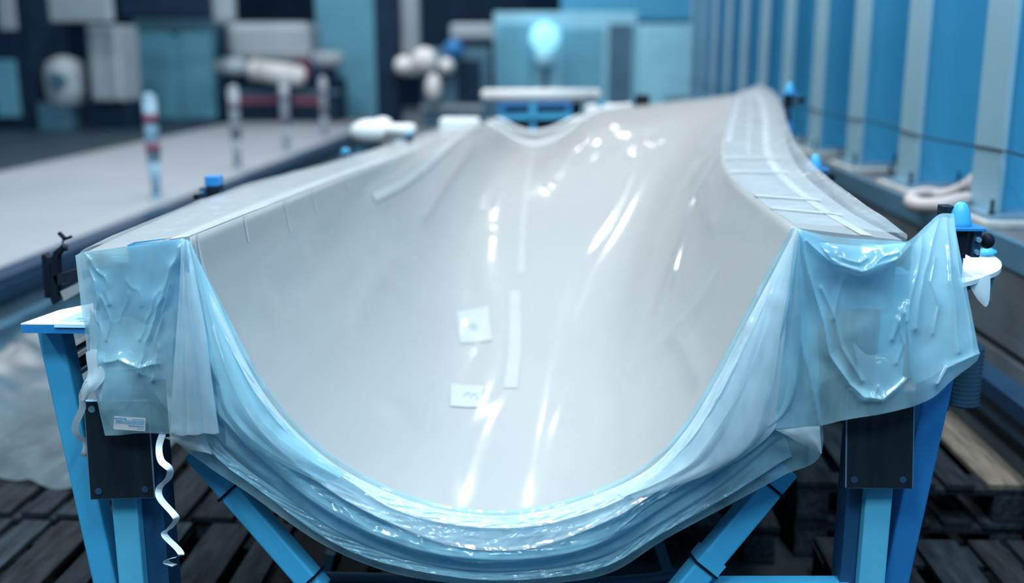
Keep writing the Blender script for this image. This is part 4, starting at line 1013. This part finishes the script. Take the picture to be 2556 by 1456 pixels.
fbox('hanging_cover', 'pale tapering cover hanging at the top, right of the dark beam', 'cover', 520, -60, 582, 62, 16.5, .3, 'palegrey', bev=.1)
fbox('white_container', 'pale rounded container behind the white rolls', 'container', 558, 55, 775, 152, 18.5, 1, 'palegrey', bev=.12)
fbox('blue_partition', 'slate blue partition behind the white rolls, left of the black column', 'partition', 782, -60, 945, 300, 20, .4, 'curtain', stand=True)
tl = fbox('trolley', 'low dark trolley with red fittings under the white rolls', 'trolley', 563, 195, 850, 300, 18.6, .6, 'navy', stand=True, parts=(('red_fitting', 590, 240, 690, 260, 'redband'), ('red_fitting', 730, 240, 800, 262, 'redband'), ('shelf', 560, 225, 850, 236, 'slate'), ('cradle', 800, 168, 840, 200, 'navy')))
def roll(label, px, py, y, rx, rz, m='foam', ang=0):
    b = B(); p = U(px, py, y); a = Vector((math.cos(ang), 0, math.sin(ang))) * rx; cyl(b, p - a, p + a, rz, seg=20); ball(b, p - a, rz); ball(b, p + a, rz)
    return tag(link('material_roll', b, m, smooth=True), label, 'roll')
roll('pale roll left of the big white roll on the trolley', 576, 166, 18.1, .15, .14, 'palegrey')
roll('big white roll lying tilted on the trolley', 690, 182, 18.4, .36, .18, 'foam', -.12)
roll('pale roll right of the red ring', 818, 148, 18.55, .15, .14, 'palegrey')
b = B(); p = U(752, 172, 18.35)
tube(b, [p + Vector((math.cos(2 * PI * k / 30) * .13, 0, math.sin(2 * PI * k / 30) * .17)) for k in range(31)], .035, 8, cap=False); tag(link('red_ring', b, 'redband', smooth=True), 'pinkish red ring beside the big white roll', 'ring')
fbox('dark_column', 'thick black column in the middle of the far hall', 'column', 930, -60, 995, 300, 17, .5, 'navy', stand=True)
fbox('pale_column', 'narrow pale column right of the thick black column', 'column', 998, -60, 1046, 190, 17.6, .4, 'palegrey')
fbox('work_bench', 'dark cluttered workbench right of the black column', 'bench', 1052, 120, 1222, 300, 17.0, .8, 'slate', stand=True, parts=(('bench_top', 1050, 262, 1205, 276, 'palegrey'), ('dark_recess', 1140, 150, 1200, 256, 'navy')))
fbox('dark_doorway', 'black opening high in the far middle of the hall', 'opening', 1050, -60, 1320, 140, 21, .3, 'navy')
for (px, py, rx, ry, lb) in ((1060, 150, .20, .20, 'large round white ball-shaped bag on the workbench'), (1008, 164, .15, .15, 'left smaller white bag on the workbench'), (1115, 165, .13, .13, 'right smaller white bag on the workbench'), (1082, 220, .13, .24, 'elongated white bag hanging below the round ones')):
    b = B(); ball(b, U(px, py, 16.8), 1, (rx, .2, ry)); tag(link('white_bag', b, 'foam', smooth=True), lb, 'bag')
fbox('white_slab', 'pale flat slab held up against the dark opening', 'slab', 1122, 58, 1232, 100, 17, .2, 'palegrey', bev=.06)
b = B(); ball(b, U(1132, 122, 16.8), .15); tag(link('blue_ball', b, 'blue', smooth=True), 'round blue cap below the pale slab', 'cap')
fbox('blue_booth', 'wide pale blue booth wall behind the far end of the mould', 'booth', 1232, 30, 1585, 300, 17.5, .8, 'skypanel', stand=True, parts=(('side_panel', 1240, 60, 1330, 250, 'curtain'), ('side_panel', 1400, 70, 1500, 250, 'curtain'), ('post', 1520, 60, 1575, 260, 'slate')))
fbox('light_panel', 'bright pale blue panel left of the column row', 'panel', 1594, 60, 1772, 300, 17.3, .3, 'skypanel', stand=True)
fbox('blue_header', 'blue header strip above the pale blue panels', 'header', 1400, -60, 1765, 52, 18.6, .4, 'colpaint')
lmp = thing('signal_lamp', 'glowing round pale blue lamp in the far middle', 'lamp', U(1360, 160, 17.2))
b = B(); p = U(1360, 93, 17.2); ball(b, p, .24, (1, .6, 1), 24); link('lamp_globe', b, 'lamp', lmp, smooth=True)
b = B(); q = U(1360, 150, 17.2); cyl(b, q - Vector((0, 0, .14)), p - Vector((0, 0, .20)), .15, .17, 20); link('lamp_base', b, 'skypanel', lmp, smooth=True)
b = B(); cyl(b, (q.x, 17.2, HF), (q.x, 17.2, q.z - .1), .05, seg=12); link('stand', b, 'slate', lmp)
